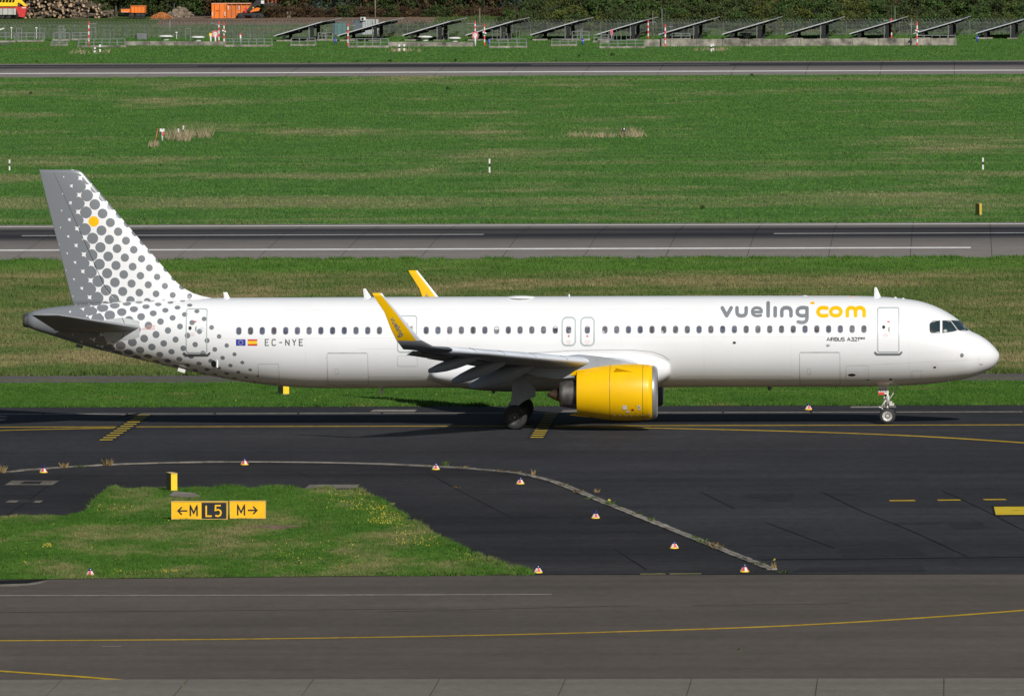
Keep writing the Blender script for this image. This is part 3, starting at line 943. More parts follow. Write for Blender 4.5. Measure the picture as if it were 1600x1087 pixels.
# ---- dotted livery
def dots_mat(name, o, a, b, so, nmax=None, yellow=None):
    n = NT(name)
    at = n.t.nodes.new('ShaderNodeAttribute')
    at.attribute_name = 'paint'
    X, _, Z = n.xyz(at.outputs['Vector'])
    dx, dz = n.math('SUBTRACT', X, o[0]), n.math('SUBTRACT', Z, o[1])
    det = a[0] * b[1] - b[0] * a[1]
    m = n.math('ADD', n.math('MULTIPLY', dx, b[1] / det), n.math('MULTIPLY', dz, -b[0] / det))
    k = n.math('ADD', n.math('MULTIPLY', dx, -a[1] / det), n.math('MULTIPLY', dz, a[0] / det))
    mr, kr = n.math('ROUND', m), n.math('ROUND', k)
    fm, fk = n.math('SUBTRACT', m, mr), n.math('SUBTRACT', k, kr)
    ex = n.math('ADD', n.math('MULTIPLY', fm, a[0]), n.math('MULTIPLY', fk, b[0]))
    ez = n.math('ADD', n.math('MULTIPLY', fm, a[1]), n.math('MULTIPLY', fk, b[1]))
    dist = n.math('SQRT', n.math('ADD', n.math('MULTIPLY', ex, ex), n.math('MULTIPLY', ez, ez)))
    cx = n.math('SUBTRACT', dx, ex)
    cz = n.math('SUBTRACT', dz, ez)
    s = n.math('ADD', n.math('ADD', cx, o[0] - so[0]), n.math('SUBTRACT', n.math('MULTIPLY', n.math('MINIMUM', n.math('ADD', cz, o[1] - so[1]), 0.0), 0.2), n.math('MULTIPLY', n.math('MAXIMUM', n.math('ADD', cz, o[1] - so[1]), 0.0), 0.1)))
    T = [(-2.3, .46), (-1.75, .42), (-1.62, .392), (-1.42, .356), (-1.10, .329), (0, .241), (1.2, .185), (2.38, .148), (3.7, .124), (5.44, .095), (6.2, .075)]
    r = n.math('MULTIPLY', n.ramp(n.math('DIVIDE', n.math('ADD', s, 2.3), 8.5), [((q + 2.3) / 8.5, v / 0.5) for q, v in T]), 0.5)
    mask = n.math('LESS_THAN', dist, r)
    if nmax is not None:
        mask = n.math('MULTIPLY', mask, n.math('LESS_THAN', kr, nmax + 0.5))
    dirt = n.noise(n.pos(), 0.6, 4)
    wh = n.mix(n.ramp(dirt, [(0.3, 0.0), (0.7, 1.0)]), (0.69, 0.70, 0.71), (0.715, 0.725, 0.74))
    strk = n.noise(n.pos((0.12, 1.0, 2.6)), 1.0, 5, 0.65)
    wh = n.mix(n.ramp(strk, [(0.55, 0.0), (0.80, 0.10)]), wh, (0.35, 0.33, 0.30))
    g = (0.168, 0.180, 0.196)
    if yellow:
        iy = n.math('LESS_THAN', n.math('ADD', n.math('ABSOLUTE', mr), n.math('ABSOLUTE', kr)), 0.5)
        gc = n.mix(iy, g, (0.78, 0.44, 0.003))
    else:
        gc = g
    n.bump(n.noise(n.pos((0.9, 0.9, 1.6)), 1.0, 2, 0.5), 0.05, 0.05)
    return n.done(n.mix(mask, wh, gc), 0.28, coat=0.4)


PXM = 1 / 34.2
yd = atY(146, 346.25, -0.3)
SO = (float(yd[0]), float(yd[2]))
FIN_M = dots_mat('fin_dot_livery', SO, (12.17 * PXM, -14.17 * PXM), (14.0 * PXM, 12.25 * PXM), SO, 2, True)
_fo = pxs(232, 508.25)
_fo2 = pcoord(*_fo)
FUS_M = dots_mat('fuselage_dot_livery', (_fo2[0], _fo2[2]), (11.9 * PXM, -14.0 * PXM), (18.9 * PXM, 6.3 * PXM), SO, 4)

# ---- fuselage
NR = 96
stx = list(np.linspace(XT, 16.5, 110)) + [XN - (XN - 16.5) * (1 - t) ** 2 for t in np.linspace(0, 1, 46)[1:-1]] + [XN - 0.0008]
fv, ff, fa, fm_ = [], [], [], []
for x in stx:
    t, b, w = (float(q[0]) for q in fz(x))
    c, h = (t + b) / 2, (t - b) / 2
    for k in range(NR):
        th = 2 * math.pi * k / NR
        z = c + h * math.sin(th)
        fv.append((x, -w * math.cos(th), z))
        tf_ = math.asin(max(-1, min(1, math.sin(th))))
        fa.append((x, 0, c + (h + w) / 2 * tf_))
for i in range(len(stx) - 1):
    for k in range(NR):
        ff.append((i * NR + k, i * NR + (k + 1) % NR, (i + 1) * NR + (k + 1) % NR, (i + 1) * NR + k))
ff.append(tuple(range(NR)))
ff.append(tuple((len(stx) - 1) * NR + k for k in range(NR)))
FUS = fix_normals(obj('fuselage', fv, ff, FUS_M, PLANE, True, attr=fa))
# auxiliary power unit exhaust at the tail end
t, b, w = (float(q[0]) for q in fz(XT))
zc_, r_ = (t + b) / 2, (t - b) / 2
MB().lathe([(0.12, r_ * 1.02), (-0.02, r_ * 1.01), (-0.16, r_ * 0.92), (-0.20, r_ * 0.78), (-0.10, r_ * 0.7), (0.1, r_ * 0.6)], (XT, 0, zc_), n=32, cap=True).build('tail_exhaust', STEEL, PLANE, True)


# ---- things laid on the skin
def grid_patch(name, poly, mat, parent, off=0.005, rows=10, cols=5, attr=False, smooth=True):
    """convex outline in (X, Z) filled with a grid that follows the near skin"""
    zs = [p[1] for p in poly]
    z0, z1 = min(zs), max(zs)
    v, f, at = [], [], []
    for i in range(rows + 1):
        z = z0 + (z1 - z0) * (0.002 + 0.996 * i / rows)
        xs = []
        for (xa, za), (xb, zb) in zip(poly, poly[1:] + poly[:1]):
            if (za - z) * (zb - z) <= 0 and za != zb:
                xs.append(xa + (xb - xa) * (z - za) / (zb - za))
        xa, xb = min(xs), max(xs)
        for j in range(cols + 1):
            x = xa + (xb - xa) * j / cols
            y, zz = surf(x, z, off)
            v.append((x, y, zz))
            at.append(pcoord(x, z))
    for i in range(rows):
        for j in range(cols):
            a = i * (cols + 1) + j
            f.append((a, a + 1, a + cols + 2, a + cols + 1))
    return obj(name, v, f, mat, parent, smooth, attr=at if attr else None)


def rrect(x0, x1, z0, z1, r, n=5):
    P = []
    for cx, cz, a0 in ((x1 - r, z1 - r, 0), (x0 + r, z1 - r, 90), (x0 + r, z0 + r, 180), (x1 - r, z0 + r, 270)):
        for k in range(n + 1):
            a = math.radians(a0 + 90 * k / n)
            P.append((cx + r * math.cos(a), cz + r * math.sin(a)))
    return P


def resample(path, step, closed=False):
    P = [np.array(p, float) for p in path]
    if closed: P.append(P[0])
    Q = [P[0]]
    for a, b in zip(P[:-1], P[1:]):
        k = max(1, int(np.linalg.norm(b - a) / step))
        Q += [a + (b - a) * j / k for j in range(1, k + 1)]
    return Q


def stroke2d(path, width, step=0.08, closed=False, caps=True):
    """flat ribbon in a plane: returns 2-D points and quads"""
    Q = resample(path, step, closed)
    n = len(Q)
    v, f = [], []
    for i in range(n):
        if closed:
            p0, p1 = Q[(i - 1) % (n - 1)], Q[(i + 1) % (n - 1)]
        else:
            p0, p1 = Q[max(i - 1, 0)], Q[min(i + 1, n - 1)]
        d1, d2 = Q[i] - p0, p1 - Q[i]
        d1 = d1 / (np.linalg.norm(d1) + 1e-9) if np.linalg.norm(d1) > 1e-9 else d2 / (np.linalg.norm(d2) + 1e-9)
        d2 = d2 / (np.linalg.norm(d2) + 1e-9) if np.linalg.norm(d2) > 1e-9 else d1
        d = d1 + d2
        d = d / (np.linalg.norm(d) + 1e-9)
        c = max(0.5, float(d @ d1))
        nr = np.array([-d[1], d[0]]) * width / 2 / c
        v += [Q[i] - nr, Q[i] + nr]
    f = [(2 * i, 2 * i + 2, 2 * i + 3, 2 * i + 1) for i in range(n - 1)]
    if caps and not closed:
        for e, sgn in ((0, -1), (n - 1, 1)):
            d = (Q[1] - Q[0]) if e == 0 else (Q[-1] - Q[-2])
            d = d / np.linalg.norm(d) * sgn
            a0 = math.atan2(d[1], d[0])
            base = len(v)
            for k in range(7):
                a = a0 - math.pi / 2 + math.pi * k / 6
                v.append(Q[e] + np.array([math.cos(a), math.sin(a)]) * width / 2)
            f.append(tuple(base + k for k in range(7)))
    return v, f


def skin_strokes(name, paths, width, mat, parent, off=0.006, closed=False, caps=True, step=0.08):
    """lines or lettering that follow the near skin; each stroke a hair above the last so none share a plane"""
    V, F = [], []
    for i, p in enumerate(paths):
        v, f = stroke2d(p, width, step, closed, caps)
        n = len(V)
        for q in v:
            y, z = surf(q[0], q[1], off + 0.0012 * i)
            V.append((q[0], y, z))
        F += [tuple(a + n for a in g) for g in f]
    return obj(name, V, F, mat, parent, True)


def C(scale, ox, oy):
    return lambda pts: [pxs(ox + x / scale, oy + y / scale) for x, y in pts]


def ell(cx, cy, rx, ry, n=24):
    return [(cx + rx * math.cos(2 * math.pi * k / n), cy + ry * math.sin(2 * math.pi * k / n)) for k in range(n)]


# airline lettering, rounded strokes
c6 = C(5.714, 1080, 430)
GL = [[(278, 292), (317, 362), (357, 292)],
      [(409, 292), (409, 328), (413, 346), (426, 359), (450, 363), (474, 359), (487, 346), (491, 328), (491, 292)],
      [(550, 328), (628, 328), (626, 309), (614, 296), (588, 290), (564, 294), (549, 308), (545, 326), (550, 346), (566, 359), (592, 363), (622, 358)],
      [(687, 248), (687, 362)], [(750, 293), (750, 362)],
      [(809, 362), (809, 320), (814, 304), (828, 293), (850, 290), (872, 293), (886, 304), (891, 320), (891, 362)],
      [(1034, 292), (1034, 385), (1029, 404), (1013, 418), (985, 422), (954, 416)],
      [(1034, 352), (1010, 361), (985, 362), (962, 355), (948, 340), (947, 318), (956, 301), (976, 291), (1004, 289), (1034, 293)]]
GC = [[(1212, 294), (1186, 290), (1158, 292), (1138, 305), (1131, 326), (1138, 347), (1158, 360), (1186, 363), (1212, 359)],
      [(1394, 362), (1394, 316), (1402, 300), (1416, 291), (1434, 290), (1452, 295), (1464, 308), (1467, 324), (1467, 362)],
      [(1467, 322), (1472, 306), (1484, 294), (1502, 289), (1522, 292), (1537, 303), (1544, 320), (1544, 362)]]
skin_strokes('letter', [c6(GL[0][:2]), c6(GL[0][1:])], 0.165, GREYP, PLANE)
for i_, w_ in ((1, .165), (3, .17), (4, .17), (5, .165)):
    skin_strokes('letter', [c6(GL[i_])], w_, GREYP, PLANE)
skin_strokes('letter', [c6(GL[2][:2]), c6(GL[2][1:])], 0.128, GREYP, PLANE)
skin_strokes('letter', [c6(p) for p in GL[6:]], 0.160, GREYP, PLANE)
skin_strokes('letter', [c6(GC[0])], 0.168, YELP, PLANE)
skin_strokes('letter', [c6(p) for p in GC[1:]], 0.168, YELP, PLANE)
skin_strokes('letter', [c6(ell(1291, 326, 46, 36))], 0.165, YELP, PLANE, closed=True)
grid_patch('letter_dot', c6(ell(1083, 248, 22, 12)), YELP, PLANE, 0.006, 6, 6)

# small stroke alphabet (cap height 1)
FONT = {
    'E': (.62, [[(.6, 1), (0, 1), (0, 0), (.6, 0)], [(0, .52), (.5, .52)]]), 'C': (.62, [[(.6, .84), (.48, 1), (.15, 1), (0, .82), (0, .18), (.15, 0), (.48, 0), (.6, .16)]]),
    '-': (.6, [[(.06, .5), (.56, .5)]]), 'N': (.62, [[(0, 0), (0, 1), (.6, 0), (.6, 1)]]), 'Y': (.62, [[(0, 1), (.3, .48), (.6, 1)], [(.3, .48), (.3, 0)]]),
    'A': (.9, [[(0, 0), (.42, 1), (.88, 0)], [(.16, .3), (.72, .3)]]), 'I': (.05, [[(.02, 0), (.02, 1)]]),
    'R': (.75, [[(0, 0), (0, 1), (.5, 1), (.7, .88), (.7, .6), (.5, .48), (0, .48)], [(.4, .48), (.74, 0)]]),
    'B': (.75, [[(0, .52), (.5, .52), (.66, .64), (.66, .88), (.5, 1), (0, 1), (0, 0), (.52, 0), (.72, .12), (.72, .4), (.5, .52)]]),
    'U': (.75, [[(0, 1), (0, .2), (.16, 0), (.56, 0), (.72, .2), (.72, 1)]]), 'S': (.72, [[(.68, .88), (.54, 1), (.14, 1), (0, .86), (0, .64), (.14, .52), (.56, .5), (.7, .36), (.7, .14), (.56, 0), (.14, 0), (0, .14)]]),
    '3': (.72, [[(.02, 1), (.68, 1), (.34, .58), (.56, .56), (.7, .4), (.7, .16), (.54, 0), (.14, 0), (0, .14)]]),
    '2': (.72, [[(0, .84), (.14, 1), (.54, 1), (.68, .86), (.68, .62), (0, 0), (.72, 0)]]), '1': (.35, [[(0, .8), (.22, 1), (.22, 0)]]),
    'n': (.6, [[(.08, .35), (.2, .9), (.6, .9), (.62, .75), (.52, .35)]]), 'e': (.6, [[(.1, .62), (.62, .64), (.56, .9), (.2, .9), (.06, .6), (.12, .38), (.5, .36)]]),
    'o': (.62, [[(.08, .6), (.2, .9), (.56, .9), (.64, .66), (.54, .38), (.18, .36), (.08, .6)]]),
    'M': (.72, [[(0, 0), (0, 1), (.36, .28), (.72, 1), (.72, 0)]]), 'L': (.55, [[(0, 1), (0, 0), (.55, 0)]]),
    '5': (.6, [[(.58, 1), (.06, 1), (.03, .56), (.34, .62), (.56, .5), (.6, .3), (.52, .08), (.3, 0), (.02, .06)]]),
    '<': (.9, [[(.95, .5), (.08, .5)], [(.42, .86), (.05, .5), (.42, .14)]]), '>': (.9, [[(0, .5), (.87, .5)], [(.53, .86), (.9, .5), (.53, .14)]]), ' ': (.35, [])}


def text_paths(s, x0, z0, h, gap=0.25, wscale=1.0):
    out, x = [], 0.0
    for ch in s:
        w, st = FONT[ch]
        for p in st:
            out.append([(x0 + (x + a * wscale) * h, z0 + b * h) for a, b in p])
        x += w * wscale + gap
    return out


c3 = C(4.0, 340, 420)
q0, q1 = c3([(298, 478)])[0], c3([(298, 441)])[0]
q2 = c3([(534, 478)])[0]
hh = q1[1] - q0[1]
skin_strokes('registration_lettering', text_paths('EC-NYE', q0[0], q0[1], hh, ((q2[0] - q0[0]) / hh - 3.7) / 5, 1.0), 0.045, CHAR, PLANE, caps=False)
q0, q1, q2 = c6([(1210, 585), (1210, 556), (1490, 585)])
hh = q1[1] - q0[1]
skin_strokes('type_lettering', text_paths('AIRBUS A321', q0[0], q0[1], hh, 0.22, (((q2[0] - q0[0]) / hh - 10 * 0.22) / 6.66)), 0.034, CHAR, PLANE, caps=False)['kind'] = 'stuff'
skin_strokes('type_lettering', text_paths('neo', q2[0] + 0.03, q0[1] + 0.03, hh * 0.86, 0.12, 1.05), 0.030, CHAR, PLANE, caps=False)['kind'] = 'stuff'

# flags
f0 = c3([(115, 480), (175, 440)]); f1 = c3([(188, 480), (248, 440)])
EU = grid_patch('flag', rrect(f0[0][0], f0[1][0], f0[0][1], f0[1][1], 0.004), BLUEP, PLANE, 0.005, 6, 4)
fc, fr = ((f0[0][0] + f0[1][0]) / 2, (f0[0][1] + f0[1][1]) / 2), (f0[1][1] - f0[0][1]) * 0.34
for k in range(12):
    a = 2 * math.pi * k / 12
    cc = (fc[0] + fr * math.cos(a), fc[1] + fr * math.sin(a))
    grid_patch('flag_star', [(cc[0] + .017 * math.cos(q), cc[1] + .017 * math.sin(q)) for q in np.linspace(0, 5.5, 7)], FLAGY, EU, 0.008, 3, 2)
za, zb = f1[0][1], f1[1][1]
FL = grid_patch('flag', rrect(f1[0][0], f1[1][0], za + (zb - za) * .25, za + (zb - za) * .75, 0.002), FLAGY, PLANE, 0.005, 4, 4)
for z0, z1 in ((za, za + (zb - za) * .25), (za + (zb - za) * .75, zb)):
    grid_patch('flag_band', rrect(f1[0][0], f1[1][0], z0, z1, 0.002), REDP, FL, 0.005, 3, 4)


# ---- cabin windows: rim and pane each
PANES = [GLASSW, paint('window_pane_b', (.065, .075, .115), .25, .3, 3.0), paint('window_pane_c', (.12, .125, .15), .25, .35, 4.0), paint('window_pane_d', (.10, .095, .11), .25, .4, 5.0)]
BLIND = paint('window_blind', (.5, .5, .5), .5, .03)


def cabin_window(px, py, parent=PLANE, off=0.0):
    x, z = pxs(px, py)
    rim = skin_strokes('cabin_window', [rrect(x - .113, x + .113, z - .162, z + .162, .10, 4)], 0.028, RIMW, parent, 0.007 + off, closed=True, step=0.2)
    grid_patch('pane', rrect(x - .112, x + .112, z - .16, z + .16, .095, 4), PANES[random.randrange(4)], rim if parent is PLANE else parent, 0.004 + off, 8, 3)
    return rim


wy = lambda px: 516.9 - 0.0031 * (px - 373)
for i in range(13): cabin_window(373.2 + 18.31 * i, wy(373.2 + 18.31 * i))
for i in range(12): cabin_window(666 + 18.33 * i, wy(666 + 18.33 * i))
for i in range(23): cabin_window(945.2 + 18.395 * i, wy(945.2 + 18.395 * i))


# ---- doors
def door(name, px0, px1, py0, py1, r, line, seam=0.05, window=None, handle=None, sill=False, mat=DOORLN, label=None):
    a, b = pxs((px0 + px1) / 2, py1), pxs((px0 + px1) / 2, py0)
    x0, x1 = pxs(px0, (py0 + py1) / 2)[0], pxs(px1, (py0 + py1) / 2)[0]
    P = rrect(x0, x1, a[1], b[1], r)
    d = grid_patch(name, P, FUS_M, PLANE, 0.003, 26, 5, attr=True)
    skin_strokes('door_frame', [P], line, mat, d, 0.012, closed=True, step=0.12)
    if window:
        x, z = pxs(*window[:2])
        grid_patch('door_window', ell(x, z, window[2], window[3], 14), GLASSW if len(window) < 5 else BLACKM, d, 0.012, 6, 4)
    if handle:
        x, z = pxs(*handle)
        skin_strokes('door_handle', [[(x, z - .11), (x, z + .11)]], 0.05, SEAML, d, 0.016)
        skin_strokes('door_handle', [[(x - .035, z - .10), (x - .035, z + .06)]], 0.035, SEAMD, d, 0.014)
    if sill:
        z = a[1]
        skin_strokes('door_sill', [[(x0 - .12, z - .02), (x0 - .04, z - .10), (x1 + .04, z - .10), (x1 + .12, z - .02)]], 0.09, sill, d, 0.03)
    if label: d['label'] = label
    return d


d1 = door('passenger_door', 291, 323, 482.8, 550.5, .09, 0.045, window=(297, 512.5, .075, .09, 1), handle=(307, 513.5), sill=SEAMD, label='rear passenger door crossed by grey dots')
d2 = door('passenger_door', 621.5, 651, 493.5, 549.7, .13, 0.05, window=(641, 512, .06, .07, 1), handle=(645, 512), label='exit door half hidden behind the winglet')
d3 = door('passenger_door', 1371.5, 1404.5, 480.8, 549.5, .08, 0.045, window=(1380.8, 511, .075, .085, 1), handle=(1390, 514), sill=GREYP, label='front passenger door with grey sill')
ex1 = door('emergency_exit', 878.5, 899, 496, 539.5, .2, 0.07)
ex2 = door('emergency_exit', 907.7, 928.3, 496, 539.5, .2, 0.07)
cabin_window(888.5, wy(888.5), ex1, 0.006); cabin_window(917.8, wy(917.8), ex2, 0.006)
for d, px in ((ex1, 888.6), (ex2, 917.8)):
    x, z = pxs(px, 525)
    grid_patch('red_placard', rrect(x - .045, x + .045, z - .035, z + .035, .01), REDP, d, 0.012, 3, 2)
    for k, zz in ((0, -.22), (1, -.30), (2, -.38), (3, .42)):
        skin_strokes('placard_text', [[(x - .11 + .02 * k, z + zz), (x + .11 - .02 * k, z + zz)]], 0.022, paint('placard_pink', (.72, .5, .48)), d, 0.012, caps=False)
for d, px, py in ((d1, 305, 502.5), (d2, 636, 505.5), (d3, 1388.3, 502.6)):
    x, z = pxs(px, py)
    grid_patch('red_placard', rrect(x - .055, x + .055, z - .03, z + .03, .01), REDP, d, 0.012, 3, 2)
    if d is not d2:
        for k in range(3):
            skin_strokes('placard_text', [[(x - .25, z - .52 - .06 * k), (x - .02, z - .52 - .06 * k)]], 0.02, paint('placard_pink', (.74, .5, .48)), d, 0.012, caps=False)
            skin_strokes('placard_text', [[(x + .22, z - .26 - .07 * k), (x + .40, z - .26 - .07 * k)]], 0.02, paint('placard_grey', (.45, .47, .52)), d, 0.012, caps=False)


def hatch(name, px0, px1, py0, py1, r=.06, line=.018, mat=SEAML, top=True):
    a, b = pxs((px0 + px1) / 2, py1), pxs((px0 + px1) / 2, py0)
    x0, x1 = pxs(px0, (py0 + py1) / 2)[0], pxs(px1, (py0 + py1) / 2)[0]
    P = rrect(x0, x1, a[1], b[1], r)
    d = grid_patch(name, P, WHITE, PLANE, 0.003, 18, 5)
    skin_strokes('hatch_seam', [P], line, mat, d, 0.006, closed=True, step=0.12)
    if top:
        skin_strokes('hinge_line', [[(x0 + .06, b[1] + .03), (x1 - .06, b[1] + .03)]], 0.04, SEAML, d, 0.009)
        x, z = x0 + .42, (a[1] + b[1]) / 2 - .1
        skin_strokes('latch', [rrect(x - .07, x + .07, z - .13, z + .13, .02)], 0.014, SEAML, d, 0.006, closed=True)
    return d


SEAMC = paint('cargo_seam', (0.40, 0.40, 0.39), 0.6, 0.08)
hatch('cargo_door', 511.5, 575, 552, 601, mat=SEAMC, line=.022)
hatch('cargo_door', 1249.5, 1312.5, 551, 600.5, mat=SEAMC, line=.022)
hatch('cargo_door', 404, 436, 568.5, 598, mat=SEAMC, top=False)
hatch('access_panel', 621, 652, 556, 572, top=False)
hatch('access_panel', 1425, 1439.5, 579, 592, .02, .012, top=False)
hatch('access_panel', 1322, 1357, 571, 593, .02, .010, top=False)
for (x0, y0, x1, y1) in ((330, 529, 640, 527.5), (958, 526.5, 1290, 525.8), (970, 500, 972, 545), (480, 472, 479, 596), (700, 470, 700, 540), (1100, 468, 1101, 596), (1236, 468, 1237, 596), (1420, 474, 1421, 592), (440, 484, 1118, 482), (560, 545, 640, 544.6), (575, 588, 655, 588.5), (1322, 571, 1530, 561), (1060, 587, 1240, 587.5)):
    a, b = pxs(x0, y0), pxs(x1, y1)
    skin_strokes('skin_seam', [[a, b]], 0.010, paint('faint_seam', (0.62, 0.62, 0.61)), PLANE, 0.003, caps=False, step=0.2)
# radome joint
rp = [pxs(x, y) for x, y in ((1536, 527.5), (1531.5, 540), (1529.8, 556), (1529.6, 570), (1530.5, 581))]
skin_strokes('radome_seam', [rp], 0.012, paint('faint_seam_b', (0.6, 0.6, 0.6)), PLANE, 0.003, caps=False)
# vents, probes and ports
for px, py, rx, rz, m in ((1147.4, 535.3, .075, .06, BLACKM), (1331, 585.5, .18, .065, BLACKM), (1391.7, 592.3, .075, .045, BLACKM), (1460.5, 573.5, .07, .05, SEAMD), (1533, 569, .09, .014, SEAMD),
                          (1503, 555, .085, .10, GREYP), (1294, 539.5, .10, .07, SEAML), (1293, 539.8, .06, .022, BLACKM), (334, 568, .12, .16, BLACKM), (1356, 593, .09, .02, SEAMD)):
    x, z = pxs(px, py)
    grid_patch('vent', ell(x, z, rx, rz, 14), m, PLANE, 0.007, 6, 4)
x, z = pxs(337, 569)
y_, z_ = surf(x, z, 0.0)
MB().box((x + .06, y_ - .10, z_ + .02), (.07, .20, .32), 0.3).build('outflow_valve_door', WHITE, PLANE)
for (cx, cz, n_) in ((*pxs(1503, 555), 14), (*pxs(1460.5, 573), 10), (*pxs(1331, 585), 16)):
    for k in range(n_):
        a = 2 * math.pi * k / n_
        rx, rz = (.24, .24) if n_ == 14 else ((.17, .17) if n_ == 10 else (.32, .17))
        grid_patch('warning_mark', ell(cx + max(-rx * .8, min(rx * .8, rx * 1.15 * math.cos(a))), cz + max(-rz * .8, min(rz * .8, rz * 1.15 * math.sin(a))), .016, .012, 6), paint('warning_pink', (.62, .34, .28)), PLANE, 0.006, 2, 2)
x, z = pxs(233, 511.5)
for k in range(3):
    skin_strokes('warning_text', [[(x - .12 * (3 - k), z - .08 + .08 * k), (x + .28, z - .08 + .08 * k)]], .03, paint('faded_red', (.62, .33, .30)), PLANE, 0.006, caps=False)

# ---- cockpit windows
c7 = C(4.346, 1320, 430)
for p in ([(597, 312), (646, 309), (646, 391), (584, 393), (576, 380), (577, 330)], [(664, 309), (714, 309), (762, 373), (738, 381), (664, 391)], [(723, 307), (786, 311), (838, 375), (785, 375), (771, 371)]):
    P = c7(p)
    w_ = grid_patch('cockpit_window', P, GLASSC, PLANE, 0.006, 10, 8)
    skin_strokes('window_frame', [P], 0.028, SEAMD, w_, 0.009, closed=True)
x, z = pxs(1477, 517)
grid_patch('pilot_shirt', ell(x, z, .09, .07, 10), paint('pale_shirt_cloth', (.36, .36, .35)), PLANE, 0.010, 5, 4)  # pale oval in the cockpit pane: the pilot's shirt
for px_, top_ in ((776, .55), (867.6, .75), (1037, .3), (945.2, .3)):
    x, z = pxs(px_, wy(px_))
    if top_ > .4:
        grid_patch('window_blind', rrect(x - .10, x + .10, z + .16 - .32 * (1 - top_), z + .15, .05, 4), BLIND, PLANE, 0.0055, 5, 3)
    else:
        grid_patch('window_blind', [(x - .10, z - .14), (x + .02, z - .15), (x - .09, z - .02)], BLIND, PLANE, 0.0055, 4, 3)


# ---- wings
def airfoil(n=14):
    xs = [(1 - math.cos(math.pi * i / n)) / 2 for i in range(n + 1)]
    th = lambda q: 5 * (.2969 * math.sqrt(q) - .126 * q - .3516 * q * q + .2843 * q**3 - .1036 * q**4)
    up = [(q, th(q) + 0.16 * q * (1 - q)) for q in xs]
    lo = [(q, -th(q) + 0.16 * q * (1 - q)) for q in xs]
    return up[::-1] + lo[1:-1]        # from TE over the top to LE and back underneath


AF = airfoil()


def loft(secs, side, closed=True):
    """secs: (X_le, |Y|, Z_le, chord, t/c, cant deg, incidence deg)"""
    v, f = [], []
    n = len(AF)
    for (xl, y, zl, c, t, cant, inc) in secs:
        ph = math.radians(cant)
        N = Vector((0, -side * math.sin(ph), math.cos(ph)))
        A = Vector((-math.cos(math.radians(inc)), 0, 0)) - N * math.sin(math.radians(inc))
        for q, h in AF:
            v.append(Vector((xl, side * y, zl)) + A * (c * q) + N * (c * t * h))
    for i in range(len(secs) - 1):
        for k in range(n):
            f.append((i * n + k, i * n + (k + 1) % n, (i + 1) * n + (k + 1) % n, (i + 1) * n + k))
    f.append(tuple(range(n)))
    f.append(tuple((len(secs) - 1) * n + k for k in range(n)))
    return v, f


LEo = atY(702, 546.5, -16.0)
LEi = atY(902, 563.5, -6.6)
slope = (LEi[0] - LEo[0]) / (16.0 - 6.6)
zsl = (LEo[2] - LEi[2]) / (16.0 - 6.6)


def le(y):
    return float(LEi[0] + 0.15 + slope * (6.6 - y)), float(LEi[2] + zsl * (y - 6.6))


def te_x(y):
    return -0.75 if y < 6.4 else float(np.interp(y, [6.4, 16.0], [-0.75, LEo[0] - 1.75]))


WS = []
for y in (1.2, 3.0, 4.8, 6.4, 8.5, 11, 13.5, 16.0):
    xl, zl = le(y)
    WS.append((xl, y, zl, xl - te_x(y), float(np.interp(y, [1, 6, 16], [.135, .125, .15])), 5.5, float(np.interp(y, [1, 6, 16], [3.0, 1.2, -0.5]))))
SHK = [(16.7, (677, 541.0), (630, 546.5), 20), (17.12, (658, 531), (619.5, 532.5), 48), (17.35, (644.5, 514.5), (611, 516), 68), (17.62, (621, 487), (600.5, 495), 77), (17.84, (601, 463.5), (584.5, 463.5), 80), (17.88, (596.5, 457.6), (581.5, 456.8), 80)]
SS = [WS[-1]]
for y, lp, tp_, cant in SHK:
    L_, T_ = atY(*lp, -y), atY(*tp_, -y)
    SS.append((float(L_[0]), y, float(L_[2]), float(L_[0] - T_[0]), .085, cant, math.degrees(math.atan2(float(L_[2] - T_[2]), float(L_[0] - T_[0]))) * (math.cos(math.radians(cant)))))
n_af = len(AF)
droop = lambda S, side: S if side < 0 else [(*q[:2], q[2] - .42 * (q[1] - 2) / 15.8, *q[3:]) for q in S]
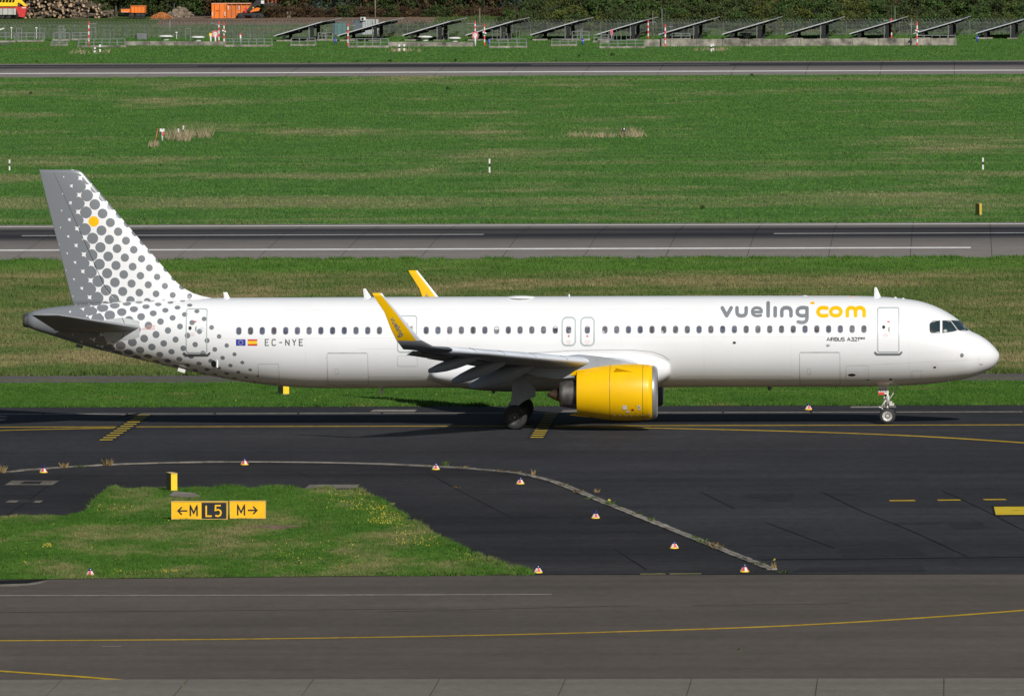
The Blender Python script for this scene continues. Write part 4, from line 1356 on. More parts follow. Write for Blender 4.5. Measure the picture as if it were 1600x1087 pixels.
for side in (-1, 1):
    v, f = loft(droop(WS, side), side)
    fm2 = []
    wf = [1 if (AF[k][0] + AF[(k + 1) % n_af][0]) / 2 < .14 and k <= 15 else 0 for i in range(len(WS) - 1) for k in range(n_af)] + [0, 0]
    wing = fix_normals(obj('wing', v, f, None, PLANE, True, [WINGG, SLATG], wf))
    v, f = loft(droop(SS, side), side)
    fmx = []
    for i in range(len(SS) - 1):
        for k in range(n_af):
            q = (AF[k][0] + AF[(k + 1) % n_af][0]) / 2
            fmx.append(2 if i < 2 else (1 if q < 0.22 else 0))
    fmx += [1, 0]
    # sections run too coarse chordwise at the front to cut the strip exactly: fine at this size
    wl = obj('winglet', v, f, None, wing, True, [YELP, SLATG if side < 0 else WHITE, GREYP], fmx)
    fix_normals(wl)
    if side < 0: WL_NEAR = wl
    else: WL_FAR = wl
    # flap track fairings
    for (yf, tip, nose, r) in ((12.4, (669, 579.5), (752, 556), .26), (9.3, (705.5, 596), (795, 563), .30), (6.4, (733, 603.5), (838, 571), .34)):
        A, B = Vector(atY(*tip, -yf)), Vector(atY(*nose, -yf))
        if side > 0:
            A.y, B.y = -A.y, -B.y
        m = MB()
        d = (B - A)
        pr = [(0, .30), (.02, .38), (.15, .72), (.35, .98), (.55, 1.0), (.75, .85), (.92, .5), (1.0, .05)]
        n_ = 14
        vs = []
        for t_, k_ in pr:
            c_ = A + d * t_
            for q in range(n_):
                a_ = 2 * math.pi * q / n_
                vs.append((c_.x, c_.y + r * k_ * math.cos(a_) * .72, c_.z + r * k_ * math.sin(a_) * 1.0))
        fs = [(i * n_ + q, i * n_ + (q + 1) % n_, (i + 1) * n_ + (q + 1) % n_, (i + 1) * n_ + q) for i in range(len(pr) - 1) for q in range(n_)] + [tuple(range(n_))]
        fix_normals(m.add(vs, fs).build('flap_track_fairing', WINGG, wing, True))
    # flaps set a little below and behind the trailing edge
    for (ya, yb_) in ((2.6, 6.2), (6.7, 12.9), (13.2, 15.8)):
        vs = []
        for y in (ya, yb_):
            zt = le(y)[1] - (.42 * (y - 2) / 15.8 if side > 0 else 0) - .05 * (le(y)[0] - te_x(y)) * .5
            for dx_, dz_ in ((.75, -.10), (.70, .03), (.1, .0), (-.42, -.16), (.1, -.12)):
                vs.append((te_x(y) + dx_ * (.6 if ya > 13 else 1), side * y, zt + dz_))
        fs = [(k, (k + 1) % 5, 5 + (k + 1) % 5, 5 + k) for k in range(5)] + [(0, 1, 2, 3, 4), (5, 6, 7, 8, 9)]
        fix_normals(obj('aileron' if ya > 13 else 'flap', vs, fs, DARKG, wing))  # dark grey slabs added for the shadow detail under the wing
    # static wicks and ragged flap end near the tip
    m = MB()
    xl, zl = le(15.0)
    for k in range(5):
        y = 14.2 + .35 * k
        m.tube((te_x(y) + .05, side * y, le(y)[1] - .02), (te_x(y) - .28, side * y, le(y)[1] - .10), .02, .006, 5)
    m.build('static_wick', DARKG, wing)
    # slat joints across the leading edge
    for y in (7.6, 9.9, 12.2, 14.3):
        xl, zl = le(y)
        if side > 0: zl -= .42 * (y - 2) / 15.8
        m = MB()
        m.tube((xl + .012, side * y, zl), (xl - .10, side * (y), zl + .105), .012, .012, 5)
        m.tube((xl - .10, side * y, zl + .105), (xl - .32, side * (y), zl + .185), .012, .012, 5)
        m.build('slat_joint', SEAMD, wing)

# lettering on the near winglet: strokes in the plane of its outer face
wl_c = [SS[4], SS[5]]
fA, fB = Vector(atY(618, 525, -17.40)), Vector(atY(594, 470, -17.86))


from mathutils.bvhtree import BVHTree
BV_NEAR = BVHTree.FromPolygons([v_.co for v_ in WL_NEAR.data.vertices], [tuple(p_.vertices) for p_ in WL_NEAR.data.polygons])
BV_FAR = BVHTree.FromPolygons([v_.co for v_ in WL_FAR.data.vertices], [tuple(p_.vertices) for p_ in WL_FAR.data.polygons])


def on_winglet(px, py):
    r_ = Vector(ray(px, py)).normalized()
    h_ = BV_NEAR.ray_cast(Vector(CAM), r_)
    return (h_[0] if h_[0] is not None else Vector(atY(px, py, -17.6))) - r_ * 0.012


WT = []
o_, ax = np.array([609.8, 498.0]), np.array([16.2, 27.6])      # baseline start, along the text (px); letters stand to the upper right
ax = ax / np.linalg.norm(ax)
up_ = np.array([ax[1], -ax[0]])
letters = {'v': [[(0, 1), (.45, 0), (.9, 1)]], 'u': [[(0, 1), (0, .3), (.3, 0), (.6, 0), (.85, .3), (.85, 1)]], 'e': [[(.1, .5), (.9, .5), (.8, .9), (.45, 1), (.1, .8), (0, .4), (.2, .08), (.8, .05)]],
           'l': [[(0, 1.6), (0, 0)]], 'i': [[(0, 1), (0, 0)]], 'n': [[(0, 0), (0, .7), (.3, 1), (.6, 1), (.85, .7), (.85, 0)]], 'g': [[(.85, 1), (.85, -.3), (.6, -.6), (.1, -.55)], [(.85, .9), (.3, 1), (0, .7), (0, .3), (.3, 0), (.85, .1)]]}
adv = {'v': 1.25, 'u': 1.25, 'e': 1.3, 'l': .42, 'i': .42, 'n': 1.25, 'g': 1.2}
V, F, pos_, size, idx = [], [], 0.0, 4.7, 0
for ch in 'vueling':
    for p in letters[ch]:
        path = [o_ + ax * (pos_ + q[0] * size) + up_ * (q[1] * size * .95) for q in p]
        vv, ffs = stroke2d([(a, b) for a, b in path], 1.25, 1.5)
        n = len(V)
        for q in vv:
            w3 = on_winglet(q[0], q[1])
            w3.y -= 0.002 * idx
            V.append(w3)
        F += [tuple(a + n for a in g) for g in ffs]
        idx += 1
    pos_ += adv[ch] * size
obj('winglet_lettering', V, F, GREYP, PLANE)
# the same lettering on the inner face of the far winglet
V2 = []
xm = {}
zs_ = [SS[3][2], SS[4][2], SS[5][2], SS[6][2]]
for w3 in V:
    w3 = Vector((w3.x, w3.y, w3.z - .41))
    h_ = BV_FAR.ray_cast(Vector((w3.x, 5, w3.z)), Vector((0, 1, 0)))
    V2.append((w3.x, (h_[0].y if h_[0] is not None else 17.5) - 0.012 - 0.0006 * len(V2) / 60, w3.z))
obj('winglet_lettering', V2, F, GREYP, PLANE)

# ---- belly fairing
fx0, fx1 = float(atY(657, 589, -1.9)[0]), float(atY(1053, 575, -2.2)[0])
v, f = [], []
NS, NB = 60, 48
for i in range(NS + 1):
    u = i / NS
    x = fx0 + (fx1 - fx0) * (0.5 - 0.5 * math.cos(math.pi * u))
    ta, tb = (x - fx0) / 5.2, (fx1 - x) / 1.9
    k = min(1.0, (max(0, min(1, ta)) * (2 - min(1, ta))) ** .5) * (max(0.0, 1 - (1 - min(1, tb)) ** 2)) ** .5
    k = max(k, 0.02)
    zc = 2.62 - .16 * (1 - min(1, ta))
    for q in range(NB):
        a = 2 * math.pi * q / NB
        ca, sa = math.cos(a), math.sin(a)
        e = 2 / 2.6
        yy = 2.22 * math.copysign(abs(ca) ** e, ca) * (0.72 + 0.28 * k) * min(1, k * 2.2)
        hz = (1.12 if sa > 0 else 1.08) * k
        v.append((x, yy, zc + hz * math.copysign(abs(sa) ** e, sa)))
for i in range(NS):
    for q in range(NB):
        f.append((i * NB + q, i * NB + (q + 1) % NB, (i + 1) * NB + (q + 1) % NB, (i + 1) * NB + q))
f += [tuple(range(NB)), tuple(NS * NB + q for q in range(NB))]
FAIR = fix_normals(obj('belly_fairing', v, f, WHITE, PLANE, True))


def fairing_edge(px, py):
    Y = -2.05
    p = atY(px, py, Y)
    return p


fe = [pxs(x, y) for x, y in ((790, 552), (845, 550.5), (890, 547.5), (952, 546.5), (992, 546.8), (1020, 549.5), (1036, 555), (1046, 562.5))]
skin_strokes('fairing_seam', [fe], 0.022, SEAMC, PLANE, 0.012, caps=False)

# ---- engines
def engine(side):
    yc, zc = side * 5.75, 1.76
    e = empty('engine', (0, 0, 0))
    e.parent = PLANE
    x0 = float(atY(902, 612, -5.75)[0]); x1 = float(atY(1027, 612, -5.75)[0])
    L = x1 - x0
    pr = [(0.0, 1.03), (.12 * L, 1.10), (.28 * L, 1.20), (.43 * L, 1.265), (.60 * L, 1.29), (.75 * L, 1.285), (.88 * L, 1.255), (.945 * L, 1.215)]
    MB().lathe(pr + [(pr[-1][0], 1.19)], (x0, yc, zc), n=64).build('cowling', YELP, e, True)
    lip = [(.945 * L, 1.218), (.97 * L, 1.195), (.99 * L, 1.15), (L, 1.08), (.992 * L, 1.01), (.965 * L, .965), (.90 * L, .95)]
    MB().lathe(lip, (x0, yc, zc), n=64).build('inlet_lip', METAL, e, True)
    MB().lathe([(.90 * L, .952), (.78 * L, .98), (.70 * L, 1.0), (.70 * L, .05)], (x0, yc, zc), n=48).build('inlet_duct', BLACKM, e, True)
    MB().lathe([(.70 * L, .34), (.76 * L, .27), (.82 * L, .14), (.845 * L, .01)], (x0, yc, zc), n=24).build('spinner', DARKG, e, True)
    m = MB()
    for k in range(18):
        a = 2 * math.pi * k / 18
        for_ = []
        for r, tw, c in ((.30, .3, .20), (.65, .7, .24), (.97, 1.0, .22)):
            for s_ in (-1, 1):
                aa = a + s_ * c * math.sin(tw) / (2 * r)
                for_.append((x0 + .73 * L + s_ * c * math.cos(tw) / 2, yc + r * math.cos(aa), zc + r * math.sin(aa)))
        m.add(for_, [(0, 1, 3, 2), (2, 3, 5, 4)])
    m.build('fan_blades', STEEL, e)
    # fan nozzle inside, core cowl, nozzle, plug
    MB().lathe([(0.0, 1.028), (0.03, .985), (.5, 1.0), (.5, .5)], (x0, yc, zc), n=48).build('fan_nozzle', BLACKM, e, True)
    MB().lathe([(.5, .70), (.0, .66), (-.25, .63), (-.62, .585), (-.80, .56), (-.80, .50), (-.4, .42)], (x0, yc, zc - .08), n=40).build('core_nozzle', STEEL, e, True)
    MB().lathe([(-.35, .40), (-.80, .33), (-1.1, .20), (-1.33, .07), (-1.38, .01)], (x0, yc, zc - .10), n=28).build('exhaust_cone', HOTMET, e, True)
    # seams of the cowl doors
    for fr, w in ((.415, .012), (.885 - .06, .012), (.945, .01)):
        R = float(np.interp(fr * L, [p[0] for p in pr], [p[1] for p in pr]))
        MB().lathe([(fr * L - w, R + .002), (fr * L, R + .006), (fr * L + w, R + .002)], (x0, yc, zc), n=64).build('cowl_seam', paint('cowl_seam_brown', (.16, .10, .01)), e, True)
    # upper fairing that sweeps back under the pylon
    m = MB()
    A = Vector((x0 - .62, yc, zc + .80)); B_ = [(x0 + .9, .52, 1.10), (x0 + .45, .44, 1.02), (x0, .36, .98), (x0 - .35, .22, .90), (x0 - .62, .08, .82)]
    vs = []
    for (xx, hw_, zz) in B_:
        vs += [(xx, yc - hw_, zc + zz - .16), (xx, yc + hw_, zc + zz - .16), (xx, yc + hw_ * .8, zc + zz + .04), (xx, yc - hw_ * .8, zc + zz + .04)]
    fs = []
    for i in range(4):
        for k in range(4):
            fs.append((4 * i + k, 4 * i + (k + 1) % 4, 4 * i + 4 + (k + 1) % 4, 4 * i + 4 + k))
    fs += [(0, 1, 2, 3), (16, 17, 18, 19)]
    fix_normals(m.add(vs, fs).build('cowl_tail', YELP, e))
    m = MB()
    m.prism([(x0 + .55, yc - .18, zc - 1.13), (x0 - .36, yc - .05, zc - 1.02), (x0 + .05, yc - .15, zc - .94)], (0, .3, 0))
    m.build('lower_bifurcation', YELP, e)
    # strake
    an = math.radians(48)
    yn, zn = math.cos(an) * -1, math.sin(an)
    R = 1.27
    m = MB()
    p0 = Vector((x0 + 2.66, yc + yn * (R - .01) , zc + zn * (R - .01))); p1 = Vector((x0 + 1.72, yc + yn * (R - .02), zc + zn * (R - .02)))
    p2 = p1 + Vector((.06, yn * .30, zn * .30))
    m.prism([p0, p1, p2], (0, .02, .02))
    m.build('strake', YELP, e)
    for k in range(6):
        aa = math.radians(-118 - 0)
        fx_ = .47 + .07 * k
        R = float(np.interp(fx_ * L, [p[0] for p in pr], [p[1] for p in pr])) + .004
        MB().box((x0 + fx_ * L, yc + R * math.cos(math.radians(232)), zc + R * math.sin(math.radians(232))), (.09, .03, .025)).build('cowl_latch', SEAMD, e)
    # small placards on the cowl
    if side < 0:
        for (px, py, w_, h_, mt) in ((976.3, 636.2, .19, .19, PAINTW), (981, 643, .15, .07, PAINTW), (988.5, 639.8, .12, .07, REDP), (993.6, 639, .022, .37, paint('placard_orange', (.6, .22, .03))), (998.5, 634.8, .12, .12, PAINTW), (999, 639.5, .14, .05, PAINTW), (1014, 648.5, .14, .05, PAINTW), (988.5, 639.8, .05, .05, BLACKP), (998.5, 634.8, .03, .07, BLACKP)):
            p = atY(px, py, yc - 1.0)
            zz = p[2] - zc
            rr = float(np.interp(p[0] - x0, [q[0] for q in pr], [q[1] for q in pr]))
            vs = []
            o_ = .012 if mt is not BLACKP else .018
            for dx_, dz_ in ((-w_ / 2, -h_ / 2), (w_ / 2, -h_ / 2), (w_ / 2, h_ / 2), (-w_ / 2, h_ / 2)):
                z2 = zz + dz_
                vs.append((p[0] + dx_, yc - math.sqrt(max(0.01, (rr + o_) ** 2 - z2 * z2)), zc + z2))
            obj('placard', vs, [(0, 1, 2, 3)], mt, e)
    # pylon
    m = MB()
    secs = [(x0 + 2.75, .12, 1.20, 1.27), (x0 + 2.0, .20, 1.10, 1.45), (x0 + 1.0, .24, 1.0, 1.62), (x0 + .1, .25, .72, 1.72), (x0 - .9, .22, .62, 1.62), (x0 - 2.1, .16, .80, 1.5), (x0 - 3.2, .05, 1.05, 1.35)]
    vs = []
    for xx, hw_, z0, z1 in secs:
        vs += [(xx, yc - hw_, zc + z0), (xx, yc + hw_, zc + z0), (xx, yc + hw_ * .7, zc + z1), (xx, yc - hw_ * .7, zc + z1)]
    fs = [(4 * i + k, 4 * i + (k + 1) % 4, 4 * i + 4 + (k + 1) % 4, 4 * i + 4 + k) for i in range(len(secs) - 1) for k in range(4)] + [(0, 1, 2, 3), (24, 25, 26, 27)]
    fix_normals(m.add(vs, fs).build('pylon', WINGG, e))
    return e


engine(-1)
engine(1)

# ---- fin with rudder
FINPX = [(265.3, 119, 61.3), (267, 125.5, 61.8), (271.5, 131, 63), (300, 155, 70.1), (330, 180.7, 77.6), (360, 206.4, 85.2), (390, 232, 92.7), (420, 257.7, 100.2), (439, 274, 105), (450, 286.5, 107.7), (458, 302, 109.7), (463, 318, 111), (466.5, 336, 112), (478, 352, 114.8)]


def fin_mesh(name, c0, c1, parent, mat):
    v, f, at = [], [], []
    n = 12
    qs = [c0 + (c1 - c0) * (1 - math.cos(math.pi * i / n)) / 2 for i in range(n + 1)]
    th = lambda q: 5 * (.2969 * math.sqrt(q) - .126 * q - .3516 * q * q + .2843 * q**3 - .1036 * q**4)
    for (y, l, t_) in FINPX:
        A, B = atY(l, y, 0), atY(t_, y, 0)
        straight = atY(131 + (y - 271.5) * .8563, y, 0)[0] - B[0]
        cc = A[0] - B[0]
        tc = .095 * min(straight, cc) * (0.55 if y < 266 else (0.85 if y < 270 else 1))
        z = A[2]
        ring = [(q, 1) for q in qs] + [(q, -1) for q in qs[::-1]]
        for q, s_ in ring:
            x = A[0] - cc * q
            v.append((x, s_ * (tc * th(q) + .002), z))
            at.append((x, 0, z))
    m_ = 2 * (n + 1)
    for i in range(len(FINPX) - 1):
        for k in range(m_):
            f.append((i * m_ + k, i * m_ + (k + 1) % m_, (i + 1) * m_ + (k + 1) % m_, (i + 1) * m_ + k))
    f += [tuple(range(m_)), tuple((len(FINPX) - 1) * m_ + k for k in range(m_))]
    return fix_normals(obj(name, v, f, mat, parent, True, attr=at))


FIN = fin_mesh('vertical_fin', 0, .676, PLANE, FIN_M)
fin_mesh('rudder', .680, 1.0, FIN, FIN_M)
for o in (FIN, *FIN.children):
    o.data.shade_auto_smooth(use_auto_smooth=True, angle=0.7) if hasattr(o.data, 'shade_auto_smooth') else None

# ---- horizontal stabilisers
rt_le, tp_le = atY(218, 511.5, -1.25), atY(93, 492.0, -6.1)
tp_te = atY(50, 494.5, -6.1)
HS = []
for y in (.5, 1.25, 2.5, 4.0, 5.4, 6.1, 6.22):
    k = (y - 1.25) / (6.1 - 1.25)
    xl = rt_le[0] + (tp_le[0] - rt_le[0]) * k
    zl = rt_le[2] + (tp_le[2] - rt_le[2]) * k
    xt = float(np.interp(y, [.5, 1.25, 6.1, 6.3], [rt_le[0] - 3.9, rt_le[0] - 3.95, tp_te[0], tp_te[0]]))
    if y > 6.15: xl -= .3
    HS.append((float(xl), y, float(zl), float(xl - xt), .09 if y < 6.15 else .03, 7.0, 0.8))
for side in (-1, 1):
    v, f = loft(HS if side < 0 else [(*q[:2], q[2] - .05 * (q[1] - 1), *q[3:]) for q in HS], side)
    fix_normals(obj('horizontal_stabiliser', v, f, GREYP if False else paint('stabiliser_grey', (.26, .275, .29), .4, .05), PLANE, True))
# pale apron plate round the near stabiliser root
ap = C(7.273, 20, 470)
P = ap([(990, 222), (1240, 190), (1440, 225), (1440, 420), (1180, 465), (1060, 465), (1040, 400)])
plate = grid_patch('stabiliser_apron', P, paint('pale_grey_apron', (.44, .46, .46), .4, .05), PLANE, 0.006, 14, 8)
skin_strokes('apron_seam', [ap([(1243, 198), (1262, 235), (1270, 268)]), ap([(1262, 340), (1256, 390), (1236, 425)])], .03, SEAMD, plate, 0.012)


# ---- antennas, masts and lights
def blade(px, py, top_dx, h, c0, c1, mat=WHITE, bottom=False, name='antenna', y=0.0):
    p = atY(px, py, y)
    x, z = float(p[0]), float(p[2])
    s_ = -1 if bottom else 1
    m = MB()
    vs = []
    for k, (zz, xx, c, t_) in enumerate(((-.12 * s_, 0, c0, .05), (h * s_, top_dx, c1, .02))):
        vs += [(x + xx, y, z + zz), (x + xx - c * .5, y - t_, z + zz), (x + xx - c, y, z + zz), (x + xx - c * .5, y + t_, z + zz)]
    m.add(vs, [(0, 1, 5, 4), (1, 2, 6, 5), (2, 3, 7, 6), (3, 0, 4, 7), (0, 3, 2, 1), (4, 5, 6, 7)])
    return fix_normals(m.build(name, mat, PLANE))


blade(361, 465.3, -.18, .26, .30, .18)
blade(583, 464.6, -.34, .40, .40, .12)
blade(1378, 463.8, -.24, .44, .36, .10)
for px, w_, h_ in ((813, .72, .05), (1258, .18, .035), (1399, .09, .06), (1411, .09, .05)):
    p = atY(px, 463, 0)
    zt = float(fz(p[0])[0][0])
    MB().lathe([(h_, .004), (h_ * .8, w_ * .4), (0, w_), (-.06, w_)], (p[0], 0, zt - .01), 'Z', 20).build('antenna_bump', WHITE, PLANE, True)
p = atY(889, 462.6, 0)
MB().lathe([(.12, .01), (.10, .05), (.05, .075), (-.03, .08)], (p[0], 0, float(fz(p[0])[0][0])), 'Z', 14).build('beacon_light', METAL, PLANE, True)
p = atY(1331, 463.6, 0)
MB().lathe([(.05, .01), (.04, .04), (-.03, .05)], (p[0], -.35, float(fz(p[0])[0][0]) - .03), 'Z', 12).build('marker_light', paint('orange_dot', (.7, .25, .03)), PLANE, True)
blade(603, 604.5, -.22, .38, .20, .10, PAINTW, True, 'drain_mast')
blade(1208, 603.5, -.10, .18, .26, .14, DARKG, True, 'drain_mast')
blade(775, 611, -.06, .10, .20, .12, DARKG, True, 'drain_mast')
blade(1306, 603.6, 0, .06, .06, .04, REDP, True, 'drain_mast'); blade(1318, 603.5, 0, .06, .06, .04, REDP, True, 'drain_mast')
p = atY(284, 577.5, -.5)
MB().box((p[0], -.62, p[2] - .02), (.34, .05, .16), 0, .3).build('drain_mast', PAINTW, PLANE)
p = atY(124, 540, 0)
MB().box((p[0], 0, p[2] - .02), (.32, .12, .14), 0, .25).build('tail_skid', DARKG, PLANE)
x, z = pxs(1482, 594.5)
MB().box((x, surf(x, z)[0] - .02, z - .02), (.06, .08, .06)).build('probe', METAL, PLANE)


# ---- landing gear
def wheel(gear, x, y, z, r, w, hub, dark=False):
    pr = [(-w / 2, r * .60), (-w / 2, r * .80), (-w * .42, r * .93), (-w * .25, r * .99), (0, r), (w * .25, r * .99), (w * .42, r * .93), (w / 2, r * .80), (w / 2, r * .60)]
    fix_normals(MB().lathe(pr, (x, y, z), 'Y', 40).build('tyre', RUBBER, gear, True))
    s_ = -1
    hp = [(s_ * w * .30, .01), (s_ * w * .42, r * .10), (s_ * w * .42, r * .17), (s_ * w * .30, r * .19), (s_ * w * .30, r * .36), (s_ * w * .36, r * .40), (s_ * w * .36, r * .52), (s_ * w * .46, r * .55), (s_ * w * .49, r * .61)]
    fix_normals(MB().lathe(hp, (x, y, z), 'Y', 32).build('rim', hub, gear, True))
    fix_normals(MB().lathe([(w * .3, .01), (w * .3, r * .5), (w * .49, r * .61)], (x, y, z), 'Y', 32).build('rim', hub, gear, True))
    fix_normals(MB().lathe([(s_ * w * .305, r * .20), (s_ * w * .315, r * .34)], (x, y, z), 'Y', 24).build('brake_disc', SEAMD, gear, True))
    m = MB()
    for k in range(9):
        a = 2 * math.pi * k / 9
        m.lathe([(0, .016), (-.02, .016), (-.02, .001)], (x + math.cos(a) * r * .46, y + s_ * w * .355, z + math.sin(a) * r * .46), 'Y', 8)
    m.build('wheel_bolt', HUBD if not dark else STEEL, gear)


MG = paint('gear_leg_grey', (.33, .34, .35), .45, .1, 2.0)
for side in (-1, 1):
    g = empty('main_landing_gear')
    g.parent = PLANE
    X0, yc = 0.27, side * 3.8
    for s_ in (-1, 1):
        wheel(g, X0, yc + s_ * .46, .565, .565, .40, HUBD, True)
    MB().tube((X0, yc - .62, .565), (X0, yc + .62, .565), .075, None, 12).build('axle', MG, g, True)
    MB().tube((X0, yc, .50), (X0 + .02, yc, 1.25), .085, None, 14).tube((X0 + .02, yc, 1.15), (X0 + .10, yc - side * .25, 2.9), .14, None, 14).build('strut', MG, g, True)
    MB().tube((X0 + .02, yc, 1.35), (X0 + .05, yc - side * 1.5, 2.5), .06, None, 10).build('side_brace', MG, g, True)
    MB().tube((X0 - .14, yc, .62), (X0 - .34, yc, .98), .035, None, 8).tube((X0 - .34, yc, .98), (X0 - .12, yc, 1.35), .035, None, 8).build('torque_link', MG, g, True)
    # leg door: flat plate outboard of the strut
    dp = [(797.2, 634.5), (809, 635), (814.5, 629.5), (820.5, 625.5), (836.5, 619.5), (836.8, 608), (816, 583), (806, 583), (800.5, 596), (799.5, 616)]
    P = [Vector(atY(x, y, -4.32)) for x, y in dp]
    if side > 0:
        P = [Vector((q.x, -q.y, q.z)) for q in P]
    MB().prism(P, (0, .04 * -side, 0)).build('gear_door', WINGG if False else paint('gear_door_grey', (.22, .235, .26), .45, .06), g)
g = empty('nose_landing_gear')
g.parent = PLANE
NX = float(atY(1386.5, 650, -.3)[0])
for s_ in (-1, 1):
    wheel(g, NX, s_ * .25, .375, .375, .22, HUBW)
MB().tube((NX, -.34, .375), (NX, .34, .375), .05, None, 12).build('axle', MG, g, True)
WG = paint('white_gear_paint', (.62, .62, .60), .4, .12, 5.0)
MB().tube((NX, 0, .36), (NX + .02, 0, .95), .055, None, 12).tube((NX + .02, 0, .85), (NX - .06, 0, 1.75), .085, None, 12).build('strut', WG, g, True)
MB().tube((NX + .10, -.10, 1.12), (NX + .46, -.10, 1.72), .028, None, 8).tube((NX + .10, .10, 1.12), (NX + .46, .10, 1.72), .028, None, 8).build('drag_brace', WG, g, True)
MB().tube((NX - .10, 0, .55), (NX - .27, 0, .74), .03, None, 8).tube((NX - .27, 0, .74), (NX - .10, 0, .98), .03, None, 8).build('torque_link', WG, g, True)
MB().box((NX + .20, -.10, .90), (.22, .18, .11)).box((NX + .16, -.08, 1.00), (.12, .14, .09)).build('taxi_light', HUBW, g)
MB().box((NX + .31, -.10, .90), (.02, .15, .09)).build('light_glass', GLASSC, g)
MB().tube((NX - .06, -.12, 1.10), (NX - .30, -.12, .76), .03, None, 8).tube((NX - .28, -.12, .76), (NX - .40, -.12, .78), .035, None, 8).build('steering_link', WG, g, True)
MB().tube((NX - .14, -.09, .80), (NX - .14, -.09, 1.30), .035, None, 8).tube((NX + .06, -.11, .92), (NX + .06, -.11, 1.30), .03, None, 8).build('actuator', WG, g, True)
MB().box((NX - .10, -.06, 1.08), (.16, .16, .22)).build('gear_bracket', STEEL, g)
dz = [pp for pp in ((1372.5, 615.5), (1388, 615.5), (1388.6, 614), (1388.6, 602), (1375, 602), (1372, 605))]
P = [Vector(atY(x, y, -.30)) for x, y in dz]
gd = MB().prism(P, (0, .03, 0)).build('gear_door', PAINTW, g)
P2 = [Vector(atY(x, y, .30)) for x, y in dz]
MB().prism(P2, (0, .03, 0)).build('gear_door', PAINTW, g)
a_ = atY(1373.2, 611.8, -.305)
V, F = [], []
for i, p in enumerate(text_paths('NYE', 0, 0, 1.0, .32)):
    vv, fs = stroke2d(p, .13, .5, caps=False)
    n = len(V)
    V += [(a_[0] + q[0] * .155, -.306 - .0012 * i, a_[2] + q[1] * .165) for q in vv]
    F += [tuple(k + n for k in q) for q in fs]
obj('gear_door_lettering', V, F, CHAR, g)
a0_, a1_ = atY(1372.4, 616.5, -.31), atY(1382, 612.5, -.31)
MB().box(((a0_[0] + a1_[0]) / 2, -.318, (a0_[2] + a1_[2]) / 2), (a1_[0] - a0_[0], .012, a1_[2] - a0_[2])).build('red_tag', PAINTR, g)


# ================================================================== AIRFIELD FURNITURE
SIGNY = paint('sign_yellow', (0.80, 0.44, 0.006), 0.45, 0.04, 3.0)
SIGNB = paint('sign_black', (0.012, 0.014, 0.02), 0.45, 0.1, 3.0)
SIGNE = paint('sign_edge', (0.62, 0.42, 0.12), 0.5, 0.06, 3.0)
BOXY = paint('box_yellow', (0.80, 0.52, 0.01), 0.45, 0.05, 3.0)
BOX_SHADE = paint('box_shaded_side', (0.12, 0.10, 0.03), 0.55, 0.1, 3.0)  # shade on the cabinet sides, put into the colour


def sign_board(px0, px1, py0, py1, panels, label):
    """panels: list of (px0, px1, text, black?)"""
    yb = float(gnd((px0 + px1) / 2, py1 + 2.5)[1])
    a, b = atY(px0, py1, yb), atY(px1, py0, yb)
    rz = -0.012
    root = empty('direction_sign', ((a[0] + b[0]) / 2, yb, 0.03), rz, label, 'sign')
    w, h, z0 = b[0] - a[0], b[2] - a[2], a[2] - 0.03
    MB().box((0, .14, z0 + h / 2), (w, .26, h)).build('sign_case', SIGNY, root)
    MB().box((0, .14, z0 + h + .012), (w + .03, .30, .024)).build('top_rim', SIGNE, root)
    MB().box((0, -.005, z0 + .012), (w, .03, .024)).build('frame_rail', SIGNE, root)
    for s_ in (-1, 1):
        MB().box((s_ * (w / 2 - .012), -.004, z0 + h / 2), (.024, .026, h - .05)).build('frame_side', SIGNE, root)
    for k in (-.36, .36):
        MB().tube((k * w, .14, -.05), (k * w, .14, z0 + .01), .045, None, 10).build('leg', PAINTW, root, True)
    for p0, p1, txt, blk in panels:
        xa, xb = atY(p0, py1, yb)[0] - root.location.x, atY(p1, py1, yb)[0] - root.location.x
        MB().box(((xa + xb) / 2, .0, z0 + h / 2), (xb - xa - .012, .016, h - .06)).build('sign_panel', SIGNB if blk else SIGNY, root)
        V, F = [], []
        for i, (gl, gx, gw) in enumerate(txt):
            x0 = atY(gx, py1, yb)[0] - root.location.x
            W, st = FONT[gl]
            sc = gw / 39.3
            hh_ = h * .60
            for p in st:
                vv, fs = stroke2d([(x0 + q[0] / max(W, .01) * sc, z0 + h * .19 + q[1] * hh_) for q in p], .062, .05, caps=False)
                n = len(V)
                V += [(q[0], -.011 - .0015 * (i + len(V) % 3), q[1]) for q in vv]
                F += [tuple(k + n for k in q) for q in fs]
        obj('sign_lettering', V, F, SIGNY if blk else SIGNB, root)
    return root


sign_board(267.8, 355.5, 783.6, 811.2, [(268.4, 314.6, [('<', 277.5, 14.5), ('M', 297.5, 10.5)], False), (315, 354.0, [('L', 322.3, 8.6), ('5', 336.2, 9.2)], True)],
           'yellow and black taxiway sign reading arrow M L5 on the grass island')
sign_board(359.0, 415, 783.0, 810.0, [(359.6, 414.4, [('M', 371.5, 10.5), ('>', 387.5, 14.0)], False)], 'shorter yellow taxiway sign reading M with right arrow on the grass island')


